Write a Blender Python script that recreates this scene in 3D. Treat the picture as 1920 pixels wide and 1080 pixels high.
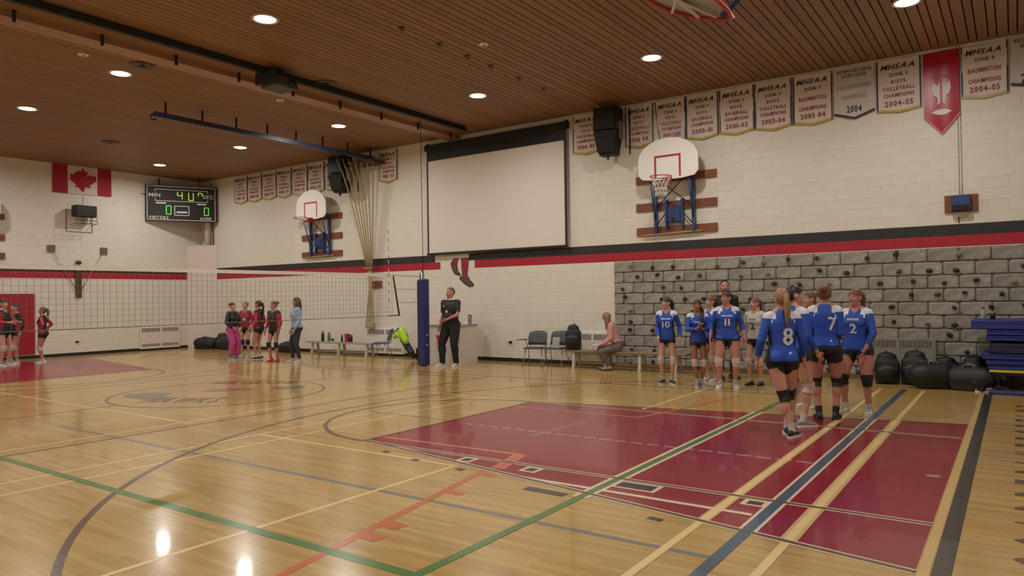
import bpy, bmesh, math, random
import numpy as np
from mathutils import Vector, Matrix
from mathutils.bvhtree import BVHTree
rnd = random.Random(7)
PI = math.pi
scene = bpy.context.scene
for o in list(bpy.data.objects):
    bpy.data.objects.remove(o)
COL = scene.collection

# ------------------------------------------------------------ camera, world, exposure
# the far long wall is the plane y=0, the end wall is x=0, the floor z=0 (metres)
CAM = (24.6643, -15.2011, 1.6716); YAW, PITCH, ROLL, FPX = 0.6114, 0.0122, -0.0147, 1348.4
_fw = Vector((-math.sin(YAW) * math.cos(PITCH), math.cos(YAW) * math.cos(PITCH), math.sin(PITCH)))
_r = _fw.cross(Vector((0, 0, 1))).normalized(); _u = _r.cross(_fw)
_r2 = math.cos(ROLL) * _r + math.sin(ROLL) * _u
_u2 = -math.sin(ROLL) * _r + math.cos(ROLL) * _u
cd = bpy.data.cameras.new('camera'); cam = bpy.data.objects.new('camera', cd); COL.objects.link(cam)
cd.sensor_width = 36.0; cd.lens = 36.0 * FPX / 1920.0; cd.clip_start = 0.05; cd.clip_end = 200
cam.matrix_world = Matrix(((_r2.x, _u2.x, -_fw.x, CAM[0]), (_r2.y, _u2.y, -_fw.y, CAM[1]), (_r2.z, _u2.z, -_fw.z, CAM[2]), (0, 0, 0, 1)))
scene.camera = cam
world = bpy.data.worlds.new('world'); scene.world = world; world.use_nodes = True
world.node_tree.nodes['Background'].inputs[0].default_value = (0.02, 0.02, 0.02, 1)
scene.view_settings.view_transform = 'Standard'; scene.view_settings.look = 'None'
scene.view_settings.gamma = 1.0; scene.view_settings.use_curve_mapping = False
scene.view_settings.exposure = 0.0
LAMP_W = 76.0
LAMP_COL = (1.0, 0.975, 0.92)
RX, RY, RH = 25.6, -16.4, 6.078      # room: x 0..RX, y RY..0, height

# ------------------------------------------------------------ materials
def lin(c):
    if isinstance(c, str):
        c = [int(c[i:i + 2], 16) / 255 for i in (0, 2, 4)]
    return tuple(x / 12.92 if x <= 0.04045 else ((x + 0.055) / 1.055) ** 2.4 for x in c)
MATS = {}
def mat(name, col, rough=0.6, metal=0.0, var=0.06, scale=8.0, bump=0.0, bscale=60.0, emit=0.0, objvar=0.0, spec=0.5, stretch=None, alpha=1.0, coat=0.0):
    """principled material; var = brightness variation by noise, objvar = variation per object"""
    if name in MATS:
        return MATS[name]
    m = bpy.data.materials.new(name); m.use_nodes = True
    nt = m.node_tree; b = nt.nodes['Principled BSDF']; L = nt.links.new
    c = lin(col) if isinstance(col, str) else col
    b.inputs['Roughness'].default_value = rough; b.inputs['Metallic'].default_value = metal
    b.inputs['Specular IOR Level'].default_value = spec
    b.inputs['Coat Weight'].default_value = coat
    tc = nt.nodes.new('ShaderNodeTexCoord'); mp = nt.nodes.new('ShaderNodeMapping')
    L(tc.outputs['Object'], mp.inputs[0])
    if stretch: mp.inputs['Scale'].default_value = stretch
    nz = nt.nodes.new('ShaderNodeTexNoise'); nz.inputs['Scale'].default_value = scale; nz.inputs['Detail'].default_value = 4
    L(mp.outputs[0], nz.inputs['Vector'])
    mr = nt.nodes.new('ShaderNodeMapRange'); L(nz.outputs['Fac'], mr.inputs[0])
    mr.inputs[1].default_value = 0.3; mr.inputs[2].default_value = 0.7
    mr.inputs[3].default_value = 1 - var; mr.inputs[4].default_value = 1 + var
    val = mr.outputs[0]
    if objvar:
        oi = nt.nodes.new('ShaderNodeObjectInfo'); m2 = nt.nodes.new('ShaderNodeMapRange')
        L(oi.outputs['Random'], m2.inputs[0]); m2.inputs[3].default_value = 1 - objvar; m2.inputs[4].default_value = 1 + objvar
        mu = nt.nodes.new('ShaderNodeMath'); mu.operation = 'MULTIPLY'; L(val, mu.inputs[0]); L(m2.outputs[0], mu.inputs[1]); val = mu.outputs[0]
    hs = nt.nodes.new('ShaderNodeHueSaturation'); hs.inputs['Color'].default_value = (*c, 1); L(val, hs.inputs['Value'])
    L(hs.outputs[0], b.inputs['Base Color'])
    if bump:
        n2 = nt.nodes.new('ShaderNodeTexNoise'); n2.inputs['Scale'].default_value = bscale; L(mp.outputs[0], n2.inputs['Vector'])
        bp = nt.nodes.new('ShaderNodeBump'); bp.inputs['Strength'].default_value = bump; bp.inputs['Distance'].default_value = 0.01
        L(n2.outputs['Fac'], bp.inputs['Height']); L(bp.outputs[0], b.inputs['Normal'])
    if emit:
        b.inputs['Emission Color'].default_value = (*c, 1); b.inputs['Emission Strength'].default_value = emit
    if alpha < 1: b.inputs['Alpha'].default_value = alpha
    MATS[name] = m
    return m

# ------------------------------------------------------------ mesh helpers
class MB:
    """collects shapes, becomes ONE mesh object"""
    def __init__(s): s.v = []; s.f = []; s.m = []; s.sm = []
    def add(s, vs, fs, mi=0, smooth=False):
        n = len(s.v); s.v += [tuple(v) for v in vs]; s.f += [tuple(i + n for i in f) for f in fs]
        s.m += [mi] * len(fs); s.sm += [smooth] * len(fs); return s
    def box(s, c, d, mi=0, rz=0, M=None):
        x, y, z = d[0] / 2, d[1] / 2, d[2] / 2
        vs = [Vector((a * x, b * y, e * z)) for e in (-1, 1) for b in (-1, 1) for a in (-1, 1)]
        if rz: R = Matrix.Rotation(rz, 3, 'Z'); vs = [R @ v for v in vs]
        if M: vs = [M @ v for v in vs]
        c = Vector(c); vs = [v + c for v in vs]
        return s.add(vs, [(0, 2, 3, 1), (4, 5, 7, 6), (0, 1, 5, 4), (2, 6, 7, 3), (0, 4, 6, 2), (1, 3, 7, 5)], mi)
    def bbox(s, x0, x1, y0, y1, z0, z1, mi=0):
        return s.box(((x0 + x1) / 2, (y0 + y1) / 2, (z0 + z1) / 2), (abs(x1 - x0), abs(y1 - y0), abs(z1 - z0)), mi)
    def rbox(s, c, d, r=0.02, mi=0, rz=0):
        """box with rounded vertical edges and chamfered top and bottom"""
        x, y, z = d[0] / 2, d[1] / 2, d[2] / 2; r = min(r, x * .95, y * .95, z * .95); R = Matrix.Rotation(rz, 3, 'Z'); c = Vector(c)
        def ring(ins, zz):
            o = []
            for (sx, sy, a0) in ((1, 1, 0), (-1, 1, 90), (-1, -1, 180), (1, -1, 270)):
                for k in (0, 45, 90):
                    a = math.radians(a0 + k)
                    o.append(R @ Vector((sx * (x - r) + (r - ins) * math.cos(a), sy * (y - r) + (r - ins) * math.sin(a), zz)) + c)
            return o
        rs = [ring(r * .6, -z), ring(0, -z + r * .6), ring(0, z - r * .6), ring(r * .6, z)]
        return s.loft(rs, mi, True, False)
    def loft(s, rings, mi=0, cap=True, smooth=True):
        n = len(rings[0]); vs = [v for r in rings for v in r]; fs = []
        for i in range(len(rings) - 1):
            for j in range(n):
                k = (j + 1) % n; fs.append((i * n + j, i * n + k, (i + 1) * n + k, (i + 1) * n + j))
        if cap: fs.append(tuple(reversed(range(n)))); fs.append(tuple(range((len(rings) - 1) * n, len(rings) * n)))
        return s.add(vs, fs, mi, smooth)
    def tube(s, pts, r, n=8, mi=0, cap=True, smooth=True, closed=False):
        pts = [Vector(p) for p in pts]; N = len(pts); rr = r if isinstance(r, (list, tuple)) else [r] * N
        rings = []; prev = None
        for i, p in enumerate(pts):
            if closed: t = pts[(i + 1) % N] - pts[i - 1]
            else: t = pts[min(i + 1, N - 1)] - pts[max(i - 1, 0)]
            t.normalize()
            if prev is None:
                a = Vector((0, 0, 1)) if abs(t.z) < .9 else Vector((1, 0, 0)); nx = t.cross(a).normalized()
            else: nx = (prev - t * prev.dot(t)).normalized()
            prev = nx; ny = t.cross(nx)
            rings.append([p + (nx * math.cos(2 * PI * k / n) + ny * math.sin(2 * PI * k / n)) * rr[i] for k in range(n)])
        if closed: rings.append(rings[0]); cap = False
        return s.loft(rings, mi, cap, smooth)
    def cyl(s, a, b, r, n=12, mi=0, r2=None, smooth=True): return s.tube([a, b], [r, r if r2 is None else r2], n, mi, True, smooth)
    def ell(s, c, r, nu=12, nv=8, mi=0, M=None):
        c = Vector(c); rings = []
        for i in range(1, nv):
            ph = -PI / 2 + PI * i / nv
            rings.append([Vector((r[0] * math.cos(ph) * math.cos(2 * PI * k / nu), r[1] * math.cos(ph) * math.sin(2 * PI * k / nu), r[2] * math.sin(ph))) for k in range(nu)])
        vs = [v for q in rings for v in q] + [Vector((0, 0, -r[2])), Vector((0, 0, r[2]))]
        if M: vs = [M @ v for v in vs]
        vs = [v + c for v in vs]; fs = []; n = nu; R = len(rings)
        for i in range(R - 1):
            for j in range(n): k = (j + 1) % n; fs.append((i * n + j, i * n + k, (i + 1) * n + k, (i + 1) * n + j))
        for j in range(n): k = (j + 1) % n; fs.append((R * n, k, j)); fs.append((R * n + 1, (R - 1) * n + j, (R - 1) * n + k))
        return s.add(vs, fs, mi, True)
    def capsule(s, a, b, ra, rb, n=12, mi=0):
        a, b = Vector(a), Vector(b); t = (b - a); L = t.length; t = t / L if L > 1e-6 else Vector((0, 0, 1))
        q = Vector((0, 0, 1)) if abs(t.z) < .9 else Vector((1, 0, 0)); nx = t.cross(q).normalized(); ny = t.cross(nx); rings = []
        for (p, r, angs) in ((a, ra, (-80, -55, -28, 0)), (b, rb, (0, 28, 55, 80))):
            for d in angs:
                e = math.radians(d); rings.append([p + t * (r * math.sin(e)) + (nx * math.cos(2 * PI * k / n) + ny * math.sin(2 * PI * k / n)) * (r * math.cos(e)) for k in range(n)])
        return s.loft(rings, mi, True, True)
    def prism(s, poly, y0, y1, mi=0, f=None):
        """outline (u,w) extruded; f maps (u,depth,w) to xyz"""
        f = f or (lambda u, d, w: (u, d, w)); n = len(poly)
        vs = [f(u, y0, w) for u, w in poly] + [f(u, y1, w) for u, w in poly]
        fs = [tuple(range(n)), tuple(reversed(range(n, 2 * n)))] + [(i, i + n, (i + 1) % n + n, (i + 1) % n) for i in range(n)]
        return s.add(vs, fs, mi)
    def mesh(s, name):
        me = bpy.data.meshes.new(name); me.from_pydata(s.v, [], s.f)
        me.polygons.foreach_set('material_index', s.m); me.polygons.foreach_set('use_smooth', s.sm); me.update(); return me
    def build(s, name, mats, parent=None, loc=None):
        me = s.mesh(name)
        for m in (mats if isinstance(mats, (list, tuple)) else [mats]): me.materials.append(m)
        return link(name, me, parent, loc)
def link(name, me, parent=None, loc=None, rot=None):
    o = bpy.data.objects.new(name, me); COL.objects.link(o)
    if parent: o.parent = parent
    if loc is not None: o.location = loc
    if rot is not None: o.rotation_euler = rot
    return o
def tag(o, label=None, cat=None, group=None, kind=None):
    if label: o['label'] = label
    if cat: o['category'] = cat
    if group: o['group'] = group
    if kind: o['kind'] = kind
    return o
def thing(name, label, cat, loc=(0, 0, 0), rz=0, group=None):
    return tag(link(name, None, None, loc, (0, 0, rz)), label, cat, group)
def copy_tree(o, parent=None):
    c = o.copy(); COL.objects.link(c); c.parent = parent
    for ch in list(o.children): copy_tree(ch, c)
    return c

# ------------------------------------------------------------ lettering: one mesh per glyph, set into words
GLYPH = {}
def make_glyphs(chars):
    tmp = []
    for ch in chars:
        cu = bpy.data.curves.new('g', 'FONT'); cu.body = ch; cu.size = 1.0; cu.resolution_u = 2; cu.offset = 0.018
        o = bpy.data.objects.new('g', cu); COL.objects.link(o); tmp.append((ch, o))
    dg = bpy.context.evaluated_depsgraph_get()
    for ch, o in tmp:
        e = o.evaluated_get(dg); me = e.to_mesh()
        v = np.array([x.co[:2] for x in me.vertices]).reshape(-1, 2); f = [tuple(p.vertices) for p in me.polygons]
        e.to_mesh_clear()
        v[:, 0] -= v[:, 0].min(); GLYPH[ch] = (v, f, float(v[:, 0].max()))
    for ch, o in tmp:
        cu = o.data; bpy.data.objects.remove(o); bpy.data.curves.remove(cu)
make_glyphs('ABCDEFGHIJKLMNOPQRSTUVWXYZ0123456789-')
def word(mb, text, cx, cz, h, wmax, f, mi=0, shear=0.0, gap=0.14, space=0.42, width=None):
    """sets text centred on (cx,cz), capitals h high, squeezed to wmax; f maps (u,w) to xyz"""
    k = h / 0.73; x = 0; L = []
    for ch in text:
        if ch == ' ': x += space; continue
        L.append((ch, x)); x += GLYPH[ch][2] + gap
    tot = (x - gap) * k; sx = k * min(1.0, wmax / tot)
    if width: sx = k * width / tot
    for ch, x0 in L:
        v, fs, w = GLYPH[ch]
        mb.add([f(cx + (x0 + a) * sx - (x - gap) * sx / 2 + shear * (b * k - h / 2), cz + b * k - h / 2) for a, b in v], fs, mi)

# ============================================================ STRUCTURE
def in_view(p, m=0):
    d = Vector(p) - Vector(CAM); z = d.dot(_fw)
    if z < .1: return False
    x = 960 + FPX * d.dot(_r2) / z; y = 540 - FPX * d.dot(_u2) / z
    return -m < x < 1920 + m and -m < y < 1080 + m
# ---- floor: varnished strip maple
def floor_mat():
    m = bpy.data.materials.new('maple floor'); m.use_nodes = True; nt = m.node_tree; b = nt.nodes['Principled BSDF']; L = nt.links.new
    tc = nt.nodes.new('ShaderNodeTexCoord'); br = nt.nodes.new('ShaderNodeTexBrick'); L(tc.outputs['Object'], br.inputs['Vector'])
    br.inputs['Scale'].default_value = 1; br.inputs['Brick Width'].default_value = 0.9; br.inputs['Row Height'].default_value = 0.057
    br.inputs['Mortar Size'].default_value = 0.0009; br.offset = 0.37; br.inputs['Mortar Smooth'].default_value = 0.4
    br.inputs['Color1'].default_value = (*lin('bd9a58'), 1); br.inputs['Color2'].default_value = (*lin('aa8748'), 1); br.inputs['Mortar'].default_value = (*lin('8a6a40'), 1)
    mp = nt.nodes.new('ShaderNodeMapping'); mp.inputs['Scale'].default_value = (0.55, 9, 1); L(tc.outputs['Object'], mp.inputs[0])
    nz = nt.nodes.new('ShaderNodeTexNoise'); nz.inputs['Scale'].default_value = 3; nz.inputs['Detail'].default_value = 6; L(mp.outputs[0], nz.inputs['Vector'])
    mr = nt.nodes.new('ShaderNodeMapRange'); L(nz.outputs['Fac'], mr.inputs[0]); mr.inputs[1].default_value = .3; mr.inputs[2].default_value = .7; mr.inputs[3].default_value = .86; mr.inputs[4].default_value = 1.12
    hs = nt.nodes.new('ShaderNodeHueSaturation'); L(br.outputs['Color'], hs.inputs['Color']); L(mr.outputs[0], hs.inputs['Value']); L(hs.outputs[0], b.inputs['Base Color'])
    b.inputs['Roughness'].default_value = 0.22; b.inputs['Coat Weight'].default_value = 0.4; b.inputs['Coat Roughness'].default_value = 0.07
    n2 = nt.nodes.new('ShaderNodeTexNoise'); n2.inputs['Scale'].default_value = 1.0; mp2 = nt.nodes.new('ShaderNodeMapping'); mp2.inputs['Scale'].default_value = (1.5, 14, 1); L(tc.outputs['Object'], mp2.inputs[0]); L(mp2.outputs[0], n2.inputs['Vector'])
    bp = nt.nodes.new('ShaderNodeBump'); bp.inputs['Strength'].default_value = 0.09; bp.inputs['Distance'].default_value = 0.01; L(n2.outputs['Fac'], bp.inputs['Height']); L(bp.outputs[0], b.inputs['Normal'])
    return m
M_FLOOR = floor_mat()
floor = tag(MB().bbox(-.3, RX + .3, RY - .3, .3, -.2, 0).build('floor', M_FLOOR), 'glossy maple strip gymnasium floor with court lines', kind='structure')
def paint(name, col, rough=.24): return mat(name, col, rough, var=.05, scale=1.5, coat=.2)
P_RED = paint('red court paint', '840a22'); P_GREEN = paint('green line paint', '4c7234'); P_BLACK = paint('black line paint', '32302c'); P_BROWN = paint('brown line paint', '5c4733')
P_BLUE = paint('blue line paint', '3c5468'); P_GREY = paint('grey blue line paint', '6f7070'); P_YEL = paint('cream line paint', 'dcc084'); P_WHITE = paint('white line paint', 'd8bfa4')
P_ORG = paint('orange line paint', 'bb5f33'); P_TAN = paint('tan line paint', 'c7a56a'); P_PINK = paint('rose line paint', 'b8665c'); P_MAUVE = paint('mauve line paint', 'a07a70')
LAY = [0]
def lay_z(lay):
    LAY[0] += 1; return .0004 + .0004 * lay + .000012 * (LAY[0] % 30)
def flat(name, pts, m, lay):
    z = lay_z(lay)
    return MB().add([(x, y, z) for x, y in pts], [tuple(range(len(pts)))]).build(name, m, floor)
def strip(x0, y0, x1, y1, w, m, lay, name='court_line'):
    d = Vector((x1 - x0, y1 - y0)).normalized(); n = Vector((-d.y, d.x)) * (w / 2)
    p = [(x0 - n.x, y0 - n.y), (x1 - n.x, y1 - n.y), (x1 + n.x, y1 + n.y), (x0 + n.x, y0 + n.y)]
    return flat(name, p, m, lay)
def arc(cx, cy, r, a0, a1, w, m, lay, n=48):
    vs = []; fs = []; z = lay_z(lay)
    for i in range(n + 1):
        a = math.radians(a0 + (a1 - a0) * i / n)
        for q in (r - w / 2, r + w / 2): vs.append((cx + q * math.cos(a), cy + q * math.sin(a), z))
        if i: fs.append((2 * i - 2, 2 * i - 1, 2 * i + 1, 2 * i))
    return MB().add(vs, fs).build('court_arc', m, floor)
# red keys (trapezoids)
flat('key_paint', [(18.33, -9.24), (24.14, -10.33), (24.14, -4.62), (18.33, -5.64)], P_RED, 0)
flat('key_paint', [(1.26, -10.33), (7.07, -9.24), (7.07, -5.64), (1.26, -4.62)], P_RED, 0)
CY = -7.47
# near baseline band and its tan border
strip(24.18, -14.2, 24.18, -1.3, .06, P_TAN, 1); strip(24.27, -14.2, 24.27, -1.35, .105, P_BLACK, 2)
strip(1.13, -14.2, 1.13, -1.3, .1, P_BLACK, 2)
# free-throw circles, three-point arcs, centre circle
for sx, cx in ((1, 18.33), (-1, 7.07)):
    arc(cx, CY, 1.8, 90 if sx > 0 else -90, 270 if sx > 0 else 90, .06, P_BROWN, 2)
for sx, cx in ((1, 22.6), (-1, 2.8)):
    arc(cx, CY, 6.37, 100 if sx > 0 else -80, 262 if sx > 0 else 80, .06, P_BROWN, 1, 72)
arc(12.7, CY, 1.83, 0, 360, .05, P_BROWN, 2, 64)
strip(12.5, -13.3, 12.68, -9.35, .05, P_BROWN, 1); strip(12.7, -5.6, 12.7, -1.4, .05, P_BROWN, 1)
# lane lines: dark with pale edges
for a, b in (((18.33, -9.265), (24.14, -9.265)), ((18.33, -9.225), (24.14, -10.325)), ((18.33, -5.655), (24.14, -5.655))):
    strip(*a, *b, .088, P_WHITE, 3); strip(*a, *b, .046, P_BROWN, 6)
strip(18.33, -9.25, 18.33, -5.62, .05, P_BROWN, 5)
strip(18.33, -5.64, 24.14, -4.62, .05, P_BROWN, 1)
for a, b in (((7.07, -9.26), (1.26, -9.26)), ((7.07, -5.65), (1.26, -5.65)), ((7.07, -9.25), (7.07, -5.62))): strip(*a, *b, .06, P_BROWN, 3)
# volleyball court (green)
strip(21.667, -12.02, 21.667, -2.98, .075, P_GREEN, 5); strip(21.667, -10.0, 21.667, -4.95, .15, P_WHITE, 4)
strip(3.7, -11.985, 21.7, -11.985, .085, P_GREEN, 2); strip(3.7, -2.985, 21.7, -2.985, .06, P_BROWN, 1)
strip(15.53, -11.94, 15.53, -3.0, .05, P_BROWN, 1); strip(9.69, -11.94, 9.69, -3.0, .05, P_BROWN, 1)
# blue line court
strip(13.9, -10.71, 23.05, -10.74, .055, P_GREY, 1); strip(23.08, -14.5, 23.08, -1.4, .085, P_BLUE, 5); strip(23.08, -10.1, 23.08, -4.75, .135, P_WHITE, 4)
# badminton lines (cream)
for a in ((6.2, -9.6, 15.38, -9.66), (16.93, -9.66, 20.1, -9.67)): strip(*a, .045, P_YEL, 1)
for x, y0, y1 in ((15.2, -14, -4.5), (16.9, -14, -5.5), (17.37, -14, -5.6), (20.06, -14.3, -9.66), (20.16, -5.5, -2.4), (8.4, -13, -4)): strip(x, y0, x, y1, .045, P_YEL, 1)
strip(6.5, -5.6, 18.0, -5.62, .04, P_YEL, 1); strip(10.6, -4.1, 15.4, -4.2, .04, P_YEL, 1); strip(10, -3.4, 15.6, -3.45, .04, P_BROWN, 1)
strip(20.6, -9.69, 23.0, -9.72, .06, P_WHITE, 4)
strip(22.735, -14.5, 22.735, -1.4, .06, P_YEL, 4); strip(23.37, -14.5, 23.37, -1.4, .06, P_YEL, 4); strip(23.37, -10.15, 23.37, -4.75, .115, P_TAN, 3)
strip(22.735, -10.02, 22.735, -4.85, .095, P_TAN, 3)
# cross-court key in orange
strip(20.99, -12.5, 20.42, -9.62, .07, P_ORG, 2); strip(20.5, -9.56, 20.34, -8.93, .15, P_PINK, 3); strip(20.5, -9.56, 20.35, -8.95, .06, P_ORG, 4)
strip(18.38, -8.97, 20.36, -8.92, .07, P_PINK, 3); strip(18.35, -6.22, 20.42, -6.18, .06, P_PINK, 3); strip(20.42, -6.18, 20.52, -5.7, .06, P_PINK, 3); strip(20.54, -5.6, 20.95, -3.5, .06, P_ORG, 1)
for x, y in ((20.62, -10.42), (20.48, -9.78), (20.86, -11.62), (20.8, -11.35)): strip(x - .02, y, x + .16, y - .02, .09 if y > -11 else .13, P_ORG, 2)
# centre of the key: dashed line, cross, ticks
for i in range(22): strip(18.65 + i * .2, -7.75, 18.8 + i * .2, -7.75, .06, P_MAUVE, 2)
for dx in (-.03, .03): strip(19.87 + dx, -8.05, 19.94 + dx, -6.83, .025, P_MAUVE, 2)
for i in range(6): strip(16.8 + i * .26, -7.67, 17.02 + i * .26, -7.67, .03, P_BROWN, 1)
flat('floor_plug', [(24.02 + .06 * math.cos(a * PI / 8), -7.71 + .055 * math.sin(a * PI / 8)) for a in range(16)], P_MAUVE, 2)
for x, y, l, w in ((20.2, -9.75, .1, .07), (19.0, -9.55, .1, .07), (19.55, -9.68, .1, .07), (22.43, -10.19, .12, .07), (21.33, -9.985, .42, .11)): strip(x - l / 2, y, x + l / 2, y - .02, w, P_BLACK, 2)
for x, y, l, w in ((20.8, -9.41, .11, .12), (21.92, -9.44, .34, .16), (22.93, -9.4, .12, .1), (20.0, -9.4, .1, .12)):
    strip(x - l / 2 - .04, y, x + l / 2 + .04, y, w + .07, P_WHITE, 2); strip(x - l / 2, y, x + l / 2, y, w, P_BLACK, 4)
for x, y in ((21.92, -5.5), (22.93, -5.5), (20.9, -5.5)): strip(x - .1, y, x + .1, y, .12, P_BLACK, 2)
# centre-circle lettering and emblem, lettering beyond the baseline
P_LOGO = paint('grey emblem paint', '6d6452'); P_LOGOR = paint('red emblem paint', '95535a')
mb = MB(); word(mb, 'HAWKS', 0, 0, .6, 1.3, lambda u, w: (13.05 + u * .86 - .5 * w, -8.38 + u * .5 + .86 * w, .0024)); mb.build('floor_lettering', P_BROWN, floor)
mb = MB(); word(mb, 'DELORAINE', 0, 0, .4, 1.7, lambda u, w: (11.95 + u * .86 - .5 * w, -6.2 + u * .5 + .86 * w, .0024)); mb.build('floor_lettering', P_BROWN, floor)
flat('floor_emblem', [(11.35, -8.5), (11.75, -8.75), (12.35, -8.72), (12.75, -8.55), (12.5, -8.3), (12.2, -8.32), (12.0, -8.0), (11.6, -8.15)], P_LOGO, 2)
flat('floor_emblem', [(13.1, -6.7), (13.4, -6.6), (13.6, -6.3), (13.3, -6.05), (12.95, -6.3), (12.9, -6.55)], P_LOGO, 2)
flat('floor_emblem', [(12.2, -7.6), (12.5, -7.45), (12.95, -7.05), (12.9, -6.85), (12.5, -6.9), (12.15, -7.25)], P_LOGOR, 2)
for i, ch in enumerate('GOARDTRLNTECTELIT'):
    mb = MB(); word(mb, ch, 0, 0, .42, .5, lambda u, w: (24.815 - w, -9.79 + i * .447 + u * .6, .0024), width=.26); mb.build('floor_lettering', P_BROWN, floor)

# ---- ceiling: dark void with wooden boards, two widths alternating
M_VOID = mat('ceiling void', '14100c', .9)
M_BOARD = mat('ceiling board', '85603f', .55, var=.12, scale=2.5, stretch=(8, .7, 8), objvar=.13)
ceiling = tag(MB().bbox(-.3, RX + .3, RY - .3, .3, RH + .07, RH + .25).build('ceiling', M_VOID), 'brown slatted board ceiling', kind='structure')
def board_mesh(w):
    h = w / 2; b = .006
    return MB().loft([[(-h, y, RH + .03), (-h, y, RH + b), (-h + b, y, RH), (h - b, y, RH), (h, y, RH + b), (h, y, RH + .03)] for y in (RY, 0)], 0, True, False).mesh('ceiling_board')
bw, bn = board_mesh(.150), board_mesh(.104)
for me in (bw, bn): me.materials.append(M_BOARD)
PITCH2 = .2887; k = 0
x = 21.587 - 75 * PITCH2 + PITCH2
while x > .2: x -= PITCH2
while x < RX:
    link('ceiling_board', bw, ceiling, (x + .084, 0, 0))
    if x + .168 + .06 < RX: link('ceiling_board', bn, ceiling, (x + .168 + .0603, 0, 0))
    x += PITCH2

# ---- block walls
M_BLOCK = mat('cream painted block', 'd9d2c4', .55, var=.025, scale=3, bump=.12, bscale=40, objvar=.02)
M_BLK = mat('black painted block', '262524', .5, var=.05, objvar=.04); M_REDB = mat('red painted block', 'a3152a', .5, var=.05, objvar=.03)
M_JOINT = mat('painted mortar', 'd7d0c1', .7)
def block_geo(w, h, t=.004, b=.003):
    x, z = w / 2, h / 2
    return ([(-x, 0, -z), (x, 0, -z), (x, 0, z), (-x, 0, z), (-x + b, -t, -z + b), (x - b, -t, -z + b), (x - b, -t, z - b), (-x + b, -t, z - b)],
            [(4, 5, 6, 7), (0, 1, 5, 4), (1, 2, 6, 5), (2, 3, 7, 6), (3, 0, 4, 7)])
def block_wall(parent, length, along, gap=None, cut=None):
    """courses of blocks; along(u,z) -> xyz of the block centre, u runs along the wall"""
    cells = []
    for k in range(30):
        z0 = .06 + .2 * k; z1 = min(z0 + .2, RH); u = -.4 + (.2 if k % 2 else .0)
        while u < length:
            a, b = max(u, 0), min(u + .4, length); u += .4
            if b - a < .05: continue
            c = ((a + b) / 2, (z0 + z1) / 2)
            if cut and cut(a, b, z0): continue
            mi = 1 if k == 13 else 2 if k == 12 else 0
            if mi and gap and gap(c[0]): mi = 0
            cells.append((c, b - a - .008, z1 - z0 - .008, mi))
    def near(q):
        p = along(*q[0]); return (p - Vector(CAM)).length + (0 if in_view(p) else 1000)
    cells.sort(key=near); cache = {}; rest = MB()
    for i, (c, w, h, mi) in enumerate(cells):
        if i < 300:
            key = (round(w, 3), round(h, 3), mi)
            if key not in cache:
                me = MB().add(*block_geo(w, h)).mesh('block'); me.materials.append((M_BLOCK, M_BLK, M_REDB)[mi]); cache[key] = me
            o = link('block', cache[key], parent, along(*c)); o.rotation_euler = (0, 0, parent['_rz'])
        else:
            vs, fs = block_geo(w, h); R = Matrix.Rotation(parent['_rz'], 3, 'Z'); p = along(*c)
            rest.add([R @ Vector(v) + p for v in vs], fs, mi)
    tag(rest.build('block_courses', [M_BLOCK, M_BLK, M_REDB], parent), 'remaining painted concrete blocks', kind='stuff')
    del parent['_rz']
wall_back = tag(MB().bbox(-.3, RX + .3, 0, .3, 0, RH + .1).build('wall_back', M_JOINT), 'long cream block wall with black and red stripe', kind='structure'); wall_back['_rz'] = 0.0
block_wall(wall_back, RX, lambda u, z: Vector((u, 0, z)), lambda u: 11.55 < u < 12.8, lambda a, b, z: a > 16.9 and z < 2.4)
for a, b in ((0, 11.55), (12.8, RX)):
    MB().bbox(a, b, -.002, 0, 2.66, 2.86).build('stripe_paint', M_BLK, wall_back); MB().bbox(a, b, -.002, 0, 2.46, 2.66).build('stripe_paint', M_REDB, wall_back)
wall_left = tag(MB().bbox(-.3, 0, RY - .3, 0, 0, RH + .1).build('wall_left', M_JOINT), 'cream block end wall with black and red stripe', kind='structure'); wall_left['_rz'] = PI / 2
block_wall(wall_left, -RY, lambda u, z: Vector((0, -u, z)))
MB().bbox(0, .002, RY, 0, 2.66, 2.86).build('stripe_paint', M_BLK, wall_left); MB().bbox(0, .002, RY, 0, 2.46, 2.66).build('stripe_paint', M_REDB, wall_left)
M_PLAIN = mat('cream painted wall', 'd3ccbe', .6)
tag(MB().bbox(RX, RX + .3, RY - .3, .3, 0, RH + .1).build('wall_right', M_PLAIN), kind='structure')
tag(MB().bbox(-.3, RX + .3, RY - .3, RY, 0, RH + .1).build('wall_front', M_PLAIN), kind='structure')
M_BASE = mat('black vinyl base', '1b1714', .5)
tag(MB().bbox(0, RX, -.012, 0, 0, .095).build('baseboard_back', M_BASE), kind='structure')
tag(MB().bbox(0, .012, RY, -.022, 0, .095).build('baseboard_left', M_BASE), kind='structure')

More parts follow.
